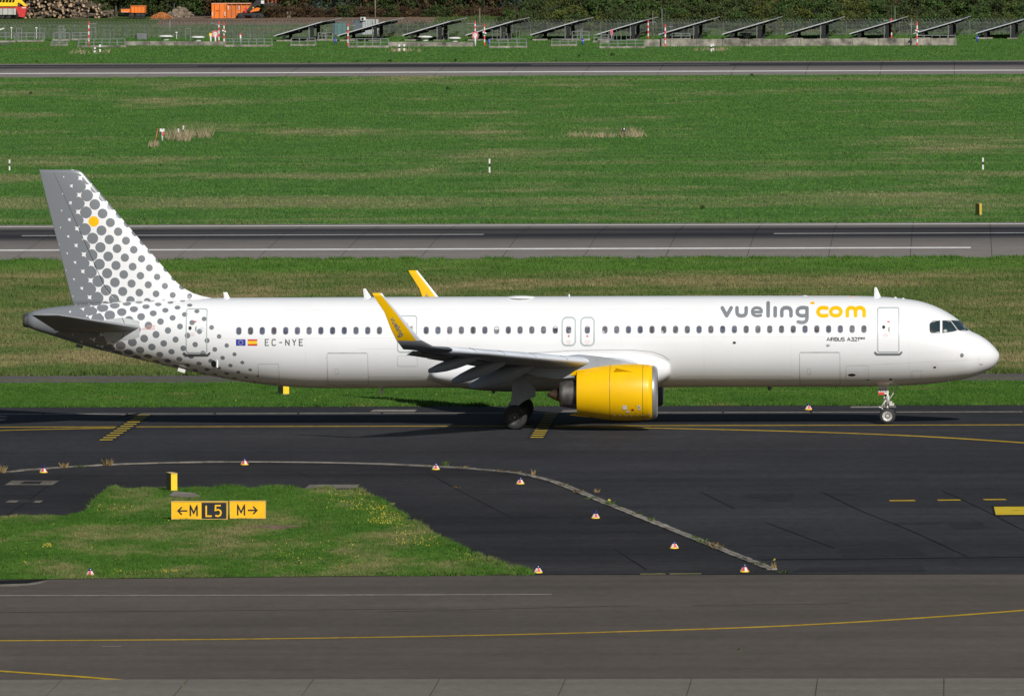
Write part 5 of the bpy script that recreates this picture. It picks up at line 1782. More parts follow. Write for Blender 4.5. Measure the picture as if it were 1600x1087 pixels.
def yellow_box(px, py, w, d, h, rz, label, mat=BOXY, side=BOX_SHADE):
    p = gnd(px, py)
    root = empty('yellow_cabinet', (p[0], p[1], 0.02), rz, label, 'cabinet', )
    m = MB().box((0, 0, h / 2), (w, d, h)).build('cabinet_body', side, root)  # body in the painted shade tone; the plates carry the yellow
    MB().box((0, -d / 2 - .006, h / 2), (w - .01, .012, h - .02)).build('front_plate', mat, root)
    MB().box((0, d / 2 + .006, h / 2), (w - .01, .012, h - .02)).build('back_plate', mat, root)
    MB().box((0, 0, h + .012), (w + .02, d + .03, .024)).build('lid', SIGNE, root)
    MB().box((0, 0, .02), (w + .06, d + .06, .05)).build('plinth', CONC_D, root)
    return root


yellow_box(268.5, 767.5, .27, .95, .74, 0.27, 'slim upright yellow cabinet behind the taxiway signs on the island')
yellow_box(443, 616.5, .30, .95, .62, 0.32, 'yellow cabinet in the verge, partly hidden by the rear fuselage')
yellow_box(1529, 336.6, .16, .85, .78, 0.33, 'yellow cabinet alone beside the far edge of the near runway', paint('dull_box_yellow', (0.50, 0.36, 0.02), 0.5, 0.08, 3.0), paint('dull_box_shaded_side', (0.20, 0.16, 0.03), 0.55, 0.1, 3.0))  # duller yellow front, side faces again painted as shaded


def taxi_light(px, py, label, group, s=0.84, tall=False):
    p = gnd(px, py)
    root = empty('taxiway_light', (p[0], p[1], 0.014), random.uniform(-.4, .4), label, 'light', group)
    root.scale = (s, s, s)
    MB().lathe([(0, .20), (.035, .205), (.05, .19), (.05, .01)], (0, 0, 0), 'Z', 20, True).build('base', BOXY, root, True)
    n = 8
    for k in range(n):
        a0, a1 = 2 * math.pi * k / n + .45, 2 * math.pi * (k + 1) / n + .45
        A = [(r * math.cos(a), r * math.sin(a), z) for r, z, a in ((.20, .05, a0), (.20, .05, a1), (.085, .225, a1), (.085, .225, a0))]
        B = [(r * math.cos(a), r * math.sin(a), z) for r, z, a in ((.17, .05, a0), (.17, .05, a1), (.06, .225, a1), (.06, .225, a0))]
        obj('skirt_panel', A + B, [(0, 1, 2, 3), (7, 6, 5, 4), (0, 4, 5, 1), (1, 5, 6, 2), (2, 6, 7, 3), (3, 7, 4, 0)], PAINTR if k % 2 else PAINTW, root)
    hh_ = .16 if tall else .10
    MB().lathe([(.215, .09), (.24, .085), (.24 + hh_ * .5, .075), (.24 + hh_ * .85, .055), (.24 + hh_, .01)], (0, 0, 0), 'Z', 16).build('dome', paint('blue_lens', (.01, .012, .10), .15, .1), root, True)
    return root


LK, LGK = 'striped red and white taxiway light with blue dome beside the curved kerb', 'taxiway lights along the kerb'
taxi_light(68, 738.5, 'striped taxiway light with tall blue dome standing by the concrete manhole pad', 'taxiway lights', tall=True)
taxi_light(382, 726.3, 'striped taxiway light on the straight kerb behind the L5 sign', 'taxiway lights')
for px, py, t_ in ((681, 733.8, 0), (813, 756.2, 0), (930.5, 809.8, 1), (1053.5, 856.8, 0), (1163.5, 893.5, 0)):
    taxi_light(px, py, LK, LGK, tall=bool(t_))
taxi_light(840.5, 895, 'striped taxiway light at the pointed right tip of the grass island', 'taxiway lights')
taxi_light(141, 899.5, 'striped taxiway light half sunk in the near edge of the island grass', 'taxiway lights')
taxi_light(1263, 640.3, 'striped taxiway light beyond the pale drain, behind the airliner front fuselage', 'taxiway lights')


def marker_post(px, py, h, label, group, lean=0.0, w=.12):
    p = gnd(px, py)
    root = empty('marker_post', (p[0], p[1], 0.0), 0, label, 'post', group)
    root.rotation_euler = (0, lean, 0)
    for (z0, z1, m, nm) in ((-.03, .42, PAINTW, 'post_shaft'), (.42, .66, BLACKP, 'black_band'), (.66, 1.0, PAINTW, 'post_head')):
        MB().box((0, 0, h * (z0 + z1) / 2), (w, w * .7, h * (z1 - z0))).build(nm, m, root)
    return root


LM, GM = 'white marker post with black band standing alone in the field grass', 'lone marker posts in the field'
marker_post(15, 266.5, .82, LM, GM)
marker_post(765, 270, 1.05, LM, GM)
marker_post(1536, 265.5, .92, LM, GM)
marker_post(278.8, 218, .9, 'striped marker post standing in the tall straw tussock', 'marker posts in straw')
marker_post(284.2, 215, 1.0, 'leaning striped marker post behind another in the straw tussock', 'marker posts in straw', .15)
for px, py in ((148.3, 83), (156.4, 82)):
    marker_post(px, py, .62 if px < 150 else .85, 'short black and white post in straw beyond the far runway near railings', 'short posts by the railings', w=.2)
for px, py in ((624, 80.3), (631.8, 80)):
    marker_post(px, py, .75, 'short black and white post before the low concrete wall and railing', 'short posts by the wall', w=.2)
for px, py in ((1111.6, 81), (1114.6, 80)):
    marker_post(px, py, .8, 'short black and white post of the close pair before the long wall', 'short posts of the close pair', w=.16)

# twin lamp post with red box in the field
p = gnd(253.5, 221)
root = empty('twin_lamp_post', (p[0], p[1], 0), 0, 'white post with two white lamps and a red box in the field', 'lamp post')
MB().tube((0, 0, -.05), (0, 0, 1.0), .075, None, 10).build('post_shaft', PAINTW, root, True)
MB().box((0, 0, .72), (.42, .10, .08)).build('cross_arm', GALV, root)
for s_ in (-1, 1):
    MB().box((s_ * .12, 0, .93), (.15, .16, .24)).build('lamp_head', PAINTW, root)
MB().box((.10, -.08, .64), (.15, .10, .28)).build('red_box', PAINTR, root)
MB().box((-.10, -.06, .64), (.12, .08, .24)).build('black_box', BLACKP, root)
p, q = gnd(241.5, 226), atY(246.3, 202.5, float(gnd(241.5, 226)[1]))
root = MB().tube((0, 0, -.03), (q[0] - p[0], 0, q[2]), .035, .03, 8).tube((q[0] - p[0], 0, q[2] - .02), ((q[0] - p[0]) * 1.04, 0, q[2] + .05), .045, .045, 8).build('leaning_pole', paint('orange_red_pole', (.55, .12, .06)), None, True)
root.location = (p[0], p[1], 0)
tag(root, 'thin orange red pole leaning in the field beside the twin lamp post', 'pole')
p = gnd(975, 214)
root = empty('field_lamp', (p[0], p[1], 0), 0, 'dark field lamp with small white face among straw coloured grass', 'lamp')
MB().tube((0, 0, -.05), (0, 0, .55), .05, None, 8).build('post_shaft', BLACKP, root, True)
MB().box((0, 0, .62), (.28, .22, .26), .4).build('lamp_head', BLACKP, root)
MB().box((.02, -.15, .66), (.10, .03, .14), .1).build('lamp_face', PAINTW, root)
MB().tube((-.16, 0, -.05), (-.12, 0, .8), .035, None, 8).build('side_stake', STRAWD, root, True)

# ================================================================== BEYOND THE FAR RUNWAY
WALLC = paint('stained_wall_concrete', (0.24, 0.22, 0.185), 0.85, 0.35, 0.9)


def concrete_wall(px0, px1, py0, py1, label, thick=.35, sections=3.6):
    a, b = gnd(px0, py0), gnd(px1, py1)
    L = math.hypot(b[0] - a[0], b[1] - a[1])
    rz = math.atan2(b[1] - a[1], b[0] - a[0])
    root = empty('concrete_wall', (a[0], a[1], 0), rz, label, 'wall')
    return root, L


def wall_thing(px0, px1, pyb, h, label, thick=.35, sec=3.0):
    root, L = concrete_wall(px0, px1, pyb[0], pyb[1], label)
    n = max(1, round(L / sec))
    for k in range(n):
        MB().box((L * (k + .5) / n, 0, h / 2 - .05), (L / n - .05, thick, h + .1 + random.uniform(-.02, .02))).build('wall_panel', WALLC, root)
    return root


wall_thing(1007, 1495, (73.2, 71.2), .80, 'long stained concrete wall in front of the solar panel rows')
wall_thing(196, 350, (71.5, 71.8), .48, 'low concrete wall between two groups of railings and the pink sign')
wall_thing(608, 740, (73.2, 73.2), .52, 'low concrete wall left of the pink sign on a white post')


def railing(px0, px1, pyb, h, depth, label, group, posts=None, base=.22):
    a, b = gnd(px0, pyb), gnd(px1, pyb)
    L = b[0] - a[0]
    root = empty('steel_railing', (a[0], a[1], 0), 0.0, label, 'railing', group)
    if base:
        MB().box((L / 2, depth / 2, base / 2 - .03), (L + .2, depth + .25, base + .06)).build('concrete_base', WALLC, root)
    n = posts or max(2, round(L / .95) + 1)
    for r in (0, 1):
        for k in range(n):
            MB().box((L * k / (n - 1), depth * r, base + h / 2 - .03), (.06, .06, h + .06)).build('railing_post', GALV, root)
        for zz in (.5, 1.0):
            MB().box((L / 2, depth * r - .001, base + h * zz - .035), (L + .04, .05, .05)).build('rail', GALV, root)
    for e in (0, 1):
        MB().box((L * e, depth / 2, base + h - .034), (.05, depth - .08, .05)).build('end_rail', GALV, root)
    return root


for px0, px1, py, h, lab in ((-20, 22, 67.0, .95, 'grey steel railing beside the tarmac strip at the far left'), (28, 66, 66.0, .85, 'grey steel railing on concrete base left of the short frame'),
                             (80, 104, 72.3, .35, 'very low railing on a concrete block before the fence'), (83, 108, 64.5, .75, 'grey steel railing behind the very low one'),
                             (113, 137, 63.5, .70, 'grey railing standing left of the first striped mast'), (122, 194, 74.5, .75, 'long grey railing around the foot of the first striped mast'),
                             (352, 424, 73.5, .70, 'long grey railing right of the pink sign with circle'), (455, 492, 72.5, .70, 'grey railing under the first solar table'),
                             (545, 606, 75, .80, 'grey railing under the second solar table beside a striped mast'), (497, 519, 64.5, .75, 'small grey railing before the teal box'),
                             (765, 822, 75.5, .80, 'grey railing under the fourth solar table'), (862, 900, 72.5, .60, 'grey railing beside a blue hydrant under the fifth table'),
                             (894, 920, 64, .85, 'grey railing behind the blue hydrant'), (938, 1006, 76, .70, 'long grey railing at the left end of the long wall'),
                             (928, 950, 67, .70, 'small railing by the pink plate on its post'), (1050, 1078, 63.5, .6, 'railing behind the long wall under a solar table'),
                             (1432, 1493, 69.0, .75, 'railing at the right end of the long wall')):
    railing(px0, px1, py, h, 1.3, lab, None)
# bare steel frames and gate stands among the railings
for px, py, h in ((30, 64, 1.5), (66, 63, 1.4), (96, 63.5, 1.7), (98, 63, 1.3), (146, 62.5, 1.5), (294, 64.5, 1.5), (420, 64.5, 0.0), (507, 62.5, 1.2), (597, 63.5, .0), (697, 62.5, 1.2), (906, 63, 1.2), (1068, 62.5, 1.2)):
    if h <= 0: continue
    p = gnd(px, py)
    o = MB().box((-.28, 0, h / 2), (.09, .09, h)).box((.28, 0, h / 2), (.09, .09, h)).box((0, 0, h - .04), (.47, .08, .08)).box((0, 0, h * .6), (.47, .07, .07)).build('gantry_stand', GALV)
    o.location = (p[0], p[1], 0)
    tag(o, 'narrow upright galvanised frame standing among the railings by the fence', 'frame', 'narrow steel frames')
# rods: row of slim uprights behind railings
for px0, px1, n, py in ((358, 412, 14, 66), (160, 178, 4, 64), (770, 812, 8, 66), (944, 978, 6, 66)):
    for k in range(n):
        p = gnd(px0 + (px1 - px0) * (k + random.uniform(-.2, .2)) / max(1, n - 1), py)
        h = random.uniform(.9, 1.5)
        o = MB().tube((0, 0, -.05), (0, 0, h), .045, None, 6).box((0, 0, h), (.14, .10, .05)).build('approach_light_stake', GALV)
        o.location = (p[0], p[1], 0)
        tag(o, 'slim grey light stake with flat cap among the railings', 'stake', 'slim light stakes')


def striped_mast(px, py, top, arm, label, ball=False):
    p = gnd(px, py)
    q = atY(px, top, float(p[1]))
    h = float(q[2])
    root = empty('striped_mast', (p[0], p[1], 0), 0, label, 'mast', 'red and white lamp masts')
    n = 7
    for k in range(n):
        MB().tube((0, 0, h * k / n - (.05 if k == 0 else 0)), (0, 0, h * (k + 1) / n), .09, None, 10).build('mast_band', PAINTR if k % 2 == 0 else PAINTW, root)
    MB().tube((0, 0, h - .02), (0, 0, h + 1.6), .018, .008, 6).build('aerial', GALV, root)
    MB().box((arm * .36, 0, h - .22), (.62, .12, .06)).box((arm * .66, -.02, h - .23), (.50, .26, .11)).build('lamp_arm', GALV, root)
    if ball:
        for dx, dzz in ((-.12, -.95), (.12, -1.05)):
            MB().lathe([(-.13, .01), (-.09, .09), (0, .13), (.09, .09), (.13, .01)], (dx, -.16, h + dzz), 'Z', 10).build('lamp_globe', PAINTW, root, True)
    return root


for px, py, tp_, arm, lab, ball in ((138.7, 70, 34.5, 1, 'striped mast rising from the long railing left of the orange truck', 0), (342, 68, 33.5, -1, 'striped mast just behind the pink sign near the orange container', 0),
                                    (350, 70.5, 35.5, -1, 'striped mast with white globes right of the pink sign', 1), (543.7, 72, 37, 1, 'striped mast in front of the second solar table', 0),
                                    (742.3, 60, 34, -1, 'striped mast behind the pink sign on the white post', 0), (757, 71, 38, -1, 'striped mast with white globes beside a blue hydrant cap', 1),
                                    (1012.8, 61, 32, 1, 'striped mast behind the long wall left of a solar table', 0), (1039.5, 73.5, 38.5, 1, 'striped mast in front of the left part of the long wall', 0),
                                    (1393, 60, 29, -1, 'striped mast rising through the tip of a solar table', 0), (1433, 72, 35, -1, 'striped mast with white globes in front of the right wall end', 1)):
    striped_mast(px, py, tp_, arm, lab, ball)


def plate_sign(px0, px1, py0, py1, pyb, mat, label, ring=False, post=PAINTW):
    p = gnd((px0 + px1) / 2, pyb)
    a, b = atY(px0, py1, float(p[1])), atY(px1, py0, float(p[1]))
    w, h, zc = b[0] - a[0], b[2] - a[2], (a[2] + b[2]) / 2
    root = empty('plate_sign', (p[0], p[1], 0), 0, label, 'sign')
    MB().tube((0, .06, -.05), (0, .06, zc), .10, None, 8).build('sign_post', post, root, True)
    r = min(w, h) * .16
    P = [(x, 0, z) for x, z in rrect(-w / 2, w / 2, zc - h / 2, zc + h / 2, r, 3)]
    MB().prism(P, (0, .05, 0)).build('plate', mat, root)
    if ring:
        P = [(w * .33 * math.cos(t), -.012, zc + h * .33 * math.sin(t)) for t in np.linspace(0, 2 * math.pi, 19)[:-1]]
        MB().prism(P, (0, .01, 0)).build('white_disc', PAINTW, root)
        MB().box((0, -.018, zc), (w * .34, .008, h * .14), 0, .75).build('disc_mark', paint('olive_mark', (.35, .36, .2)), root)
    return root


PINK = paint('faded_pink_red', (.52, .14, .17), .55, .1)
plate_sign(331.5, 341.3, 48.5, 58.8, 71.5, PINK, 'pink square sign with white disc on white post near the orange container', True)
plate_sign(737.8, 747.3, 50.5, 60.8, 73, PINK, 'pink square sign with white disc on white post between solar tables', True)
plate_sign(953.5, 957.6, 46.5, 55.5, 68, PINK, 'narrow pink plate on a grey post in front of a solar table', False, GALV)
plate_sign(327, 331.2, 52, 57, 70.8, BOXY, 'small yellow plate just left of the pink sign with disc')
plate_sign(374, 377.6, 53, 57, 67, REDP, 'small red plate on a white post behind the long railing')
PP = [(18, 43.8, 62), (57, 43.8, 62), (276, 51, 62)]
for px, py, pb in PP:
    p = gnd(px, pb)
    q = atY(px, py, float(p[1]))
    o = MB().box((0, 0, q[2]), (.24, .16, .12)).tube((0, 0, -.05), (0, 0, q[2]), .035, None, 6).build('fence_lamp', PAINTW)
    o.location = (p[0], p[1], 0)
    tag(o, 'small white lamp box on a thin stake by the left fence', 'lamp', 'white fence lamps')
for px, py, lab in ((524.3, 69.5, 'blue hydrant between the first two solar tables'), (910.3, 70.5, 'blue hydrant beside a railing below a solar table'), (1527, 66, 'blue hydrant beyond the right end of the wall'), (763.5, 69, 'squat blue hydrant beside the striped mast with globes')):
    p = gnd(px, py)
    root = empty('hydrant', (p[0], p[1], 0), 0, lab, 'hydrant')
    s_ = .55 if 'squat' in lab else .75
    MB().tube((0, 0, -.04), (0, 0, s_ * .8), .10, None, 10).build('hydrant_body', BLUEP, root, True)
    MB().lathe([(s_ * .8, .13), (s_ * .92, .12), (s_, .05), (s_ * 1.02, .005)], (0, 0, 0), 'Z', 12).build('hydrant_cap', BLUEP, root, True)
    MB().tube((-.17, 0, s_ * .62), (.17, 0, s_ * .62), .055, None, 8).build('hose_outlet', PAINTW if s_ > .6 else BLUEP, root, True)
# shallow white covers behind the walls
for px, py, w_ in ((259, 63.5, 1.7), (309, 65, 1.6), (664, 64.5, 1.7), (710, 66.5, 1.5), (1166, 60, 1.6)):
    p = gnd(px, py)
    o = MB().lathe([(.62, .02), (.60, w_ * .35), (.50, w_ * .5), (.42, w_ * .52), (.40, w_ * .3), (0, w_ * .25)], (0, 0, 0), 'Z', 16).build('white_cover', PAINTW, None, True)
    o.location = (p[0], p[1], 0)
    tag(o, 'flat white domed cover behind the low concrete wall', 'cover', 'white covers behind the walls')

# ---- solar tables
SOL = paint('solar_glass', (.05, .055, .07), .25, .15, 1.0)
SOLF = paint('aluminium_frame', (.40, .41, .43), .4, .05)
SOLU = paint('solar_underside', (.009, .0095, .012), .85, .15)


def solar_table():
    root = empty('solar_table', (0, 0, 0))
    W, Lg, tl = 5.75, 22.0, math.radians(16.2)
    ct, st_ = math.cos(tl), math.sin(tl)
    z0 = .62
    R = lambda u, y, w: (u * ct - w * st_, y, z0 + u * st_ + w * ct)
    def slab_(u0, u1, y0, y1, w0, w1):
        vs = [R(u, y, w) for u in (u0, u1) for y in (y0, y1) for w in (w0, w1)]
        return vs, [(0, 1, 3, 2), (4, 6, 7, 5), (0, 4, 5, 1), (2, 3, 7, 6), (0, 2, 6, 4), (1, 5, 7, 3)]
    nU, nY = 3, 11
    pm = None
    for i in range(nU):
        for j in range(nY):
            if pm is None:
                pm = MB().add(*slab_(0, W / nU - .03, 0, Lg / nY - .03, .0, .05)).build('solar_panel', SOL, root)
            else:
                c = bpy.data.objects.new('solar_panel', pm.data)
                COL.objects.link(c)
                c.parent = root
                c.location = (ct * W / nU * i, Lg / nY * j, st_ * W / nU * i)
    m = MB()
    for (u0, u1) in ((-.03, .02), (W - .05, W + .0)):
        m.add(*slab_(u0, u1, 0, Lg, -.02, .056))
    m.add(*slab_(.03, W - .06, -.05, -.004, -.03, .075))
    m.build('edge_frame', SOLF, root)
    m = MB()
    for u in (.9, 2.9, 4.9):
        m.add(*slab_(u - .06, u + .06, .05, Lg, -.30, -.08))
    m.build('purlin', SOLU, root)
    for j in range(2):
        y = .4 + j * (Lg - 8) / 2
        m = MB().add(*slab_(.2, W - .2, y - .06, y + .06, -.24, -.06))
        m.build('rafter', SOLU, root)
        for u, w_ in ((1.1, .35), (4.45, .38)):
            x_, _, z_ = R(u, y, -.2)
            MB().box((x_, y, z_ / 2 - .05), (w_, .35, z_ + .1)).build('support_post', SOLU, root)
        x_, _, z_ = R(4.2, y, -.2)
        if j == 0: MB().box((x_ - .08, y - .22, z_ / 2), (.10, .08, z_)).build('brace_post', GALV, root)
    MB().box((1.1, .6, .08), (1.7, 1.2, .20)).build('footing', CONC, root)
    MB().box((4.2, .6, .06), (1.2, 1.2, .16)).build('footing', CONC_D, root)
    return root


base = solar_table()
tag(base, 'tilted solar panel table on posts before the perimeter fence', 'solar panel', 'row of solar panel tables')
first = True
for px in (428.5, 527.5, 628.5, 727.5, 828.5, 930.5, 1029, 1128, 1227.5, 1327, 1427, 1524.5):
    o = base if first else copy_tree(base)
    first = False
    Yt = 843.5
    p = atY(px, 55, Yt)
    o.location = (float(p[0]), Yt, 0)
    o.rotation_euler = (0, 0, -math.radians(2.9))

# ---- perimeter fence
FY = 867.5
fence = empty('perimeter_fence', (0, FY, 0), 0, 'grey wire mesh perimeter fence with coiled wire on top below the bank', 'fence')
fx0, fx1 = xrange_at(FY, 1.06)
WIRE = paint('fence_wire', (.26, .29, .28), .6, .1, metal=.2)
FH = 1.62
post0 = panel0 = None
xk = fx0
nn = 0
sp_ = 2.05
while xk < fx1:
    if post0 is None:
        post0 = MB().tube((0, 0, -.05), (0, 0, FH), .045, None, 6).tube((0, 0, FH - .02), (.0, -.18, FH + .32), .03, None, 5).build('fence_post', GALV, fence)
        m = MB()
        for k in range(11):
            z = .06 + (FH - .1) * k / 10
            m.box((sp_ / 2, 0, z), (sp_, .012, .014))
        for k in range(1, 14):
            m.box((sp_ * k / 14, .008, FH / 2), (.010, .010, FH - .05))
        panel0 = m.build('mesh_panel', WIRE, fence)
        v, f = [], []
        m = MB()
        prev = None
        for k in range(46):
            a = 2 * math.pi * k / 9
            q = (sp_ * k / 45, -.08 + .15 * math.cos(a), FH + .18 + .15 * math.sin(a))
            if prev: m.tube(prev, q, .011, None, 3, False)
            prev = q
        coil0 = m.build('wire_coil', WIRE, fence)
        for o in (post0, panel0, coil0): o.location = (xk, 0, 0)
    else:
        for src in (post0, panel0, coil0):
            c = src.copy()
            COL.objects.link(c)
            c.parent = fence
            c.location = (xk, 0, 0)
    xk += sp_

# ---- containers, cabins and poles behind the tables
def at_ground(px, py):
    return gbank(px, py)


p = gnd(566, 60.5)
root = empty('equipment_shelter', (p[0], FY + 5, 0.15), 0, 'grey and blue equipment shelter behind the second solar table', 'shelter')
s_ = 13.0
a, b = atY(552, 61, FY + 5), atY(591, 31, FY + 5)
w, h = b[0] - a[0], b[2] - .15
ox = a[0] - root.location.x
MB().box((ox + w * .18, 1.2, h / 2), (w * .34, 2.4, h)).build('shelter_body', paint('slate_blue_cladding', (.05, .075, .10), .6, .1), root)
MB().box((ox + w * .68, 1.2, h / 2 + .01), (w * .64, 2.42, h)).build('shelter_body', paint('pale_grey_cladding', (.34, .37, .36), .6, .08), root)
for k in range(6):
    MB().box((ox + w * (.39 + .1 * k), -.025, h / 2), (.05, .04, h - .1)).build('cladding_rib', paint('grey_rib', (.26, .29, .28)), root)
MB().box((ox + w * .40, -.1, h + .10), (.58, .5, .40)).build('air_unit', PAINTW, root)
MB().lathe([(0, .15), (-.03, .16), (-.03, .01)], (ox + w * .38, -.36, h + .10), 'Y', 14).build('air_unit_fan', BLACKP, root)
MB().box((ox + w * .42, -.06, h - .32), (.16, .1, .14)).build('wall_lamp', PAINTW, root)
p = gnd(524, 60.5)
root = empty('teal_cabinet', (p[0], FY + 4, .1), 0, 'teal green cabinet box behind the fence right of the first solar table', 'cabinet')
MB().box((0, .6, .75), (1.35, 1.2, 1.5)).build('cabinet_body', paint('teal_panel', (.04, .13, .13), .6, .1), root)
MB().box((-.85, .5, .72), (.32, 1.0, 1.44)).build('side_box', paint('dark_teal', (.02, .045, .05), .6, .1), root)
MB().box((0, .6, 1.52), (1.45, 1.3, .06)).build('cabinet_roof', GALV, root)
MB().box((.2, -.02, .75), (.03, .03, 1.3)).build('door_gap', BLACKP, root)
p = gnd(222, 62)
root = empty('mesh_crate', (p[0], p[1], 0), 0, 'grey mesh crate with dark side behind the left low wall', 'crate')
MB().box((0, 0, .35), (1.15, .8, .7)).build('crate_body', GALV, root)
MB().box((-.68, 0, .25), (.2, .7, .5)).build('crate_side', BLACKP, root)
for k in range(5):
    MB().box((-.48 + .24 * k, -.42, .35), (.04, .04, .7)).build('crate_bar', DARKG, root)
for px, pyb, top, r, mt, lab in ((586.5, 59, -20, .07, 'brown', 'tall thin brown pole behind the equipment shelter'), (749.8, 59, 13, .06, 'brown', 'tall thin brown pole behind the fourth solar table'), (265.5, 55, 30.5, .075, 'grey', 'blue grey post standing on the bank behind the left fence'),
                                 (272.5, 56, 5, .03, 'grey', 'very thin grey pole beside the blue grey post'), (1034.5, 71, 14, .05, 'grey', 'thin grey pole left of the mast before the long wall'), (1020, 60, 18, .05, 'brown', 'thin brown pole rising behind the wall by the striped mast'),
                                 (1398.5, 60, 10, .05, 'green', 'thin green pole beside the mast by a solar table'), (1424, 70, 30, .055, 'grey', 'grey pole left of the mast at the right wall end')):
    q0 = gbank(px, pyb)
    q1 = atY(px, top, float(q0[1]))
    m = {'brown': paint('weathered_pole', (.16, .13, .09)), 'grey': GALV, 'green': paint('green_pole', (.10, .16, .08))}[mt]
    o = MB().tube((0, 0, -.1), (0, 0, q1[2] - q0[2]), r, r * .8, 8).tube((0, 0, -.1), (0, 0, .12), r * 2, None, 8).build('pole', m, None, True)
    o.location = tuple(q0)
    tag(o, lab, 'pole')
for px, py in ((503, 26.5), (515.5, 26.5), (530.5, 26.5)):
    q0 = gbank(px, py)
    root = empty('bollard', tuple(q0), 0, 'short pale post set in a concrete block at the top of the bank', 'bollard', 'pale posts on the bank')
    MB().box((0, 0, .12), (.48, .4, .34)).build('block', CONC_D, root)
    MB().tube((0, 0, .28), (0, 0, .66), .08, None, 8).build('post_shaft', PAINTW, root, True)
q0 = gbank(451.5, 28.5)
o = MB().box((-.16, 0, .35), (.13, .13, .8)).box((.16, 0, .35), (.13, .13, .8)).box((0, 0, .25), (.2, .1, .3)).build('timber_posts', paint('grey_timber', (.2, .17, .13)), None)
o.location = tuple(q0)
tag(o, 'pair of weathered timber posts on the bank left of the bollards', 'post')

# ---- yard on the bank: earth, log pile, trucks, container
YD = 908.0
tag(obj('earth_bank', [(-75, 890, 1.0), (-42, 890, 1.0), (-42, 903, 1.48), (-75, 903, 1.48), (-75, 960, 1.50), (-42, 960, 1.50)], [(0, 1, 2, 3), (3, 2, 5, 4)], DIRT), kind='structure')
gr_ = [gbank(*q) for q in ((232, 32.5), (392, 32), (370, 28.5), (240, 28))]
tag(poly_sheet('gravel_track', [q[:2] for q in gr_], 1.0, CONC), kind='structure')
for v_, q in zip(bpy.data.objects['gravel_track'].data.vertices, bpy.data.objects['gravel_track'].data.vertices):
    v_.co.z = bank_z(v_.co.y) + .04
# logs: too small to pick apart, one heap
BARK = paint('log_bark', (.11, .085, .06), .85, .35, 1.5)
LOGE = paint('log_ends', (.36, .25, .15), .8, .3, 1.5)
lp0, lp1 = gbank(62, 25), gbank(172, 25)
m = MB()
xa, xb = float(lp0[0]) - 1.5, float(lp1[0])
for k in range(620):
    u = random.random()
    x = xa + (xb - xa) * u
    hmax = 3.4 * min(1, (1 - u) * 1.9) * min(1, .45 + u * 3) + .3
    z = 1.45 + random.random() ** 1.0 * hmax
    y = YD + 6 + random.uniform(-1.6, 1.6) + (z - 1.45) * .6
    r = random.uniform(.09, .20)
    an = random.gauss(1.57, .55) if u < .72 else random.gauss(.3, .5)
    d = Vector((math.cos(an), -math.sin(an), random.gauss(0, .18))) * random.uniform(.8, 1.6)
    c = Vector((x, y, z + r * .5))
    m.cur = 0
    m.tube(c - d, c + d, r, r * random.uniform(.7, 1), 7, False)
    for e, s2 in ((c - d, -1), (c + d, 1)):
        m.cur = 1
        dn = d.normalized() * s2
        a_ = dn.orthogonal().normalized(); b_ = dn.cross(a_)
        m.add([e + dn * .004 + (a_ * math.cos(t) + b_ * math.sin(t)) * r * .95 for t in np.linspace(0, 6.283, 8)[:-1]], [tuple(range(7))])
tag(m.build('log_pile', None, None, mats=[BARK, LOGE]), 'large heap of cut logs on the bank behind the fence', 'log pile', kind='stuff')

ORANGE = paint('municipal_orange', (.72, .17, .012), .5, .08, 1.0)
ORANGD = paint('worn_orange', (.60, .15, .02), .55, .12, 1.0)


def truck_wheel(root, x, y, z, r, w):
    fix_normals(MB().lathe([(-w / 2, .02), (-w / 2, r * .55), (-w * .4, r * .6), (-w / 2, r * .7), (-w / 2, r * .9), (-w * .3, r), (w * .3, r), (w / 2, r * .9), (w / 2, .02)], (x, y, z), 'Y', 18).build('wheel', RUBBER, root, True))


# orange tipper truck seen between the logs and the earth heap
q0 = gbank(211, 29.2)
kx = 12.55
root = empty('tipper_truck', (float(q0[0]), YD, 1.45), 0, 'orange tipper truck body on dark wheels beside the orange earth heap', 'truck')
MB().box((.55, 0, 1.15), (1.75, 2.2, .85)).build('tipper_body', ORANGE, root)
MB().box((.55, -1.12, 1.54), (1.8, .06, .08)).build('body_rim', ORANGD, root)
for k in range(5):
    MB().box((-.22 + .4 * k, -1.13, 1.1), (.06, .06, .74)).build('body_rib', ORANGD, root)
MB().box((-.95, 0, .98), (1.1, 2.0, .40)).build('cab_guard', ORANGE, root)
MB().box((-.9, 0, 1.25), (1.3, 2.0, .14)).build('cab_roof', BLACKP, root)
MB().box((.2, 0, .62), (2.9, 1.2, .16)).build('chassis', BLACKP, root)
for k in range(4):
    MB().box((-1.35 + .22 * k, -1.02, .83), (.10, .02, .08), 0, .5).build('warning_stripe', PAINTW, root)
for x in (-.25, .55, 1.05):
    for s2 in (-1, 1):
        truck_wheel(root, x, s2 * .85, .36, .36, .3)
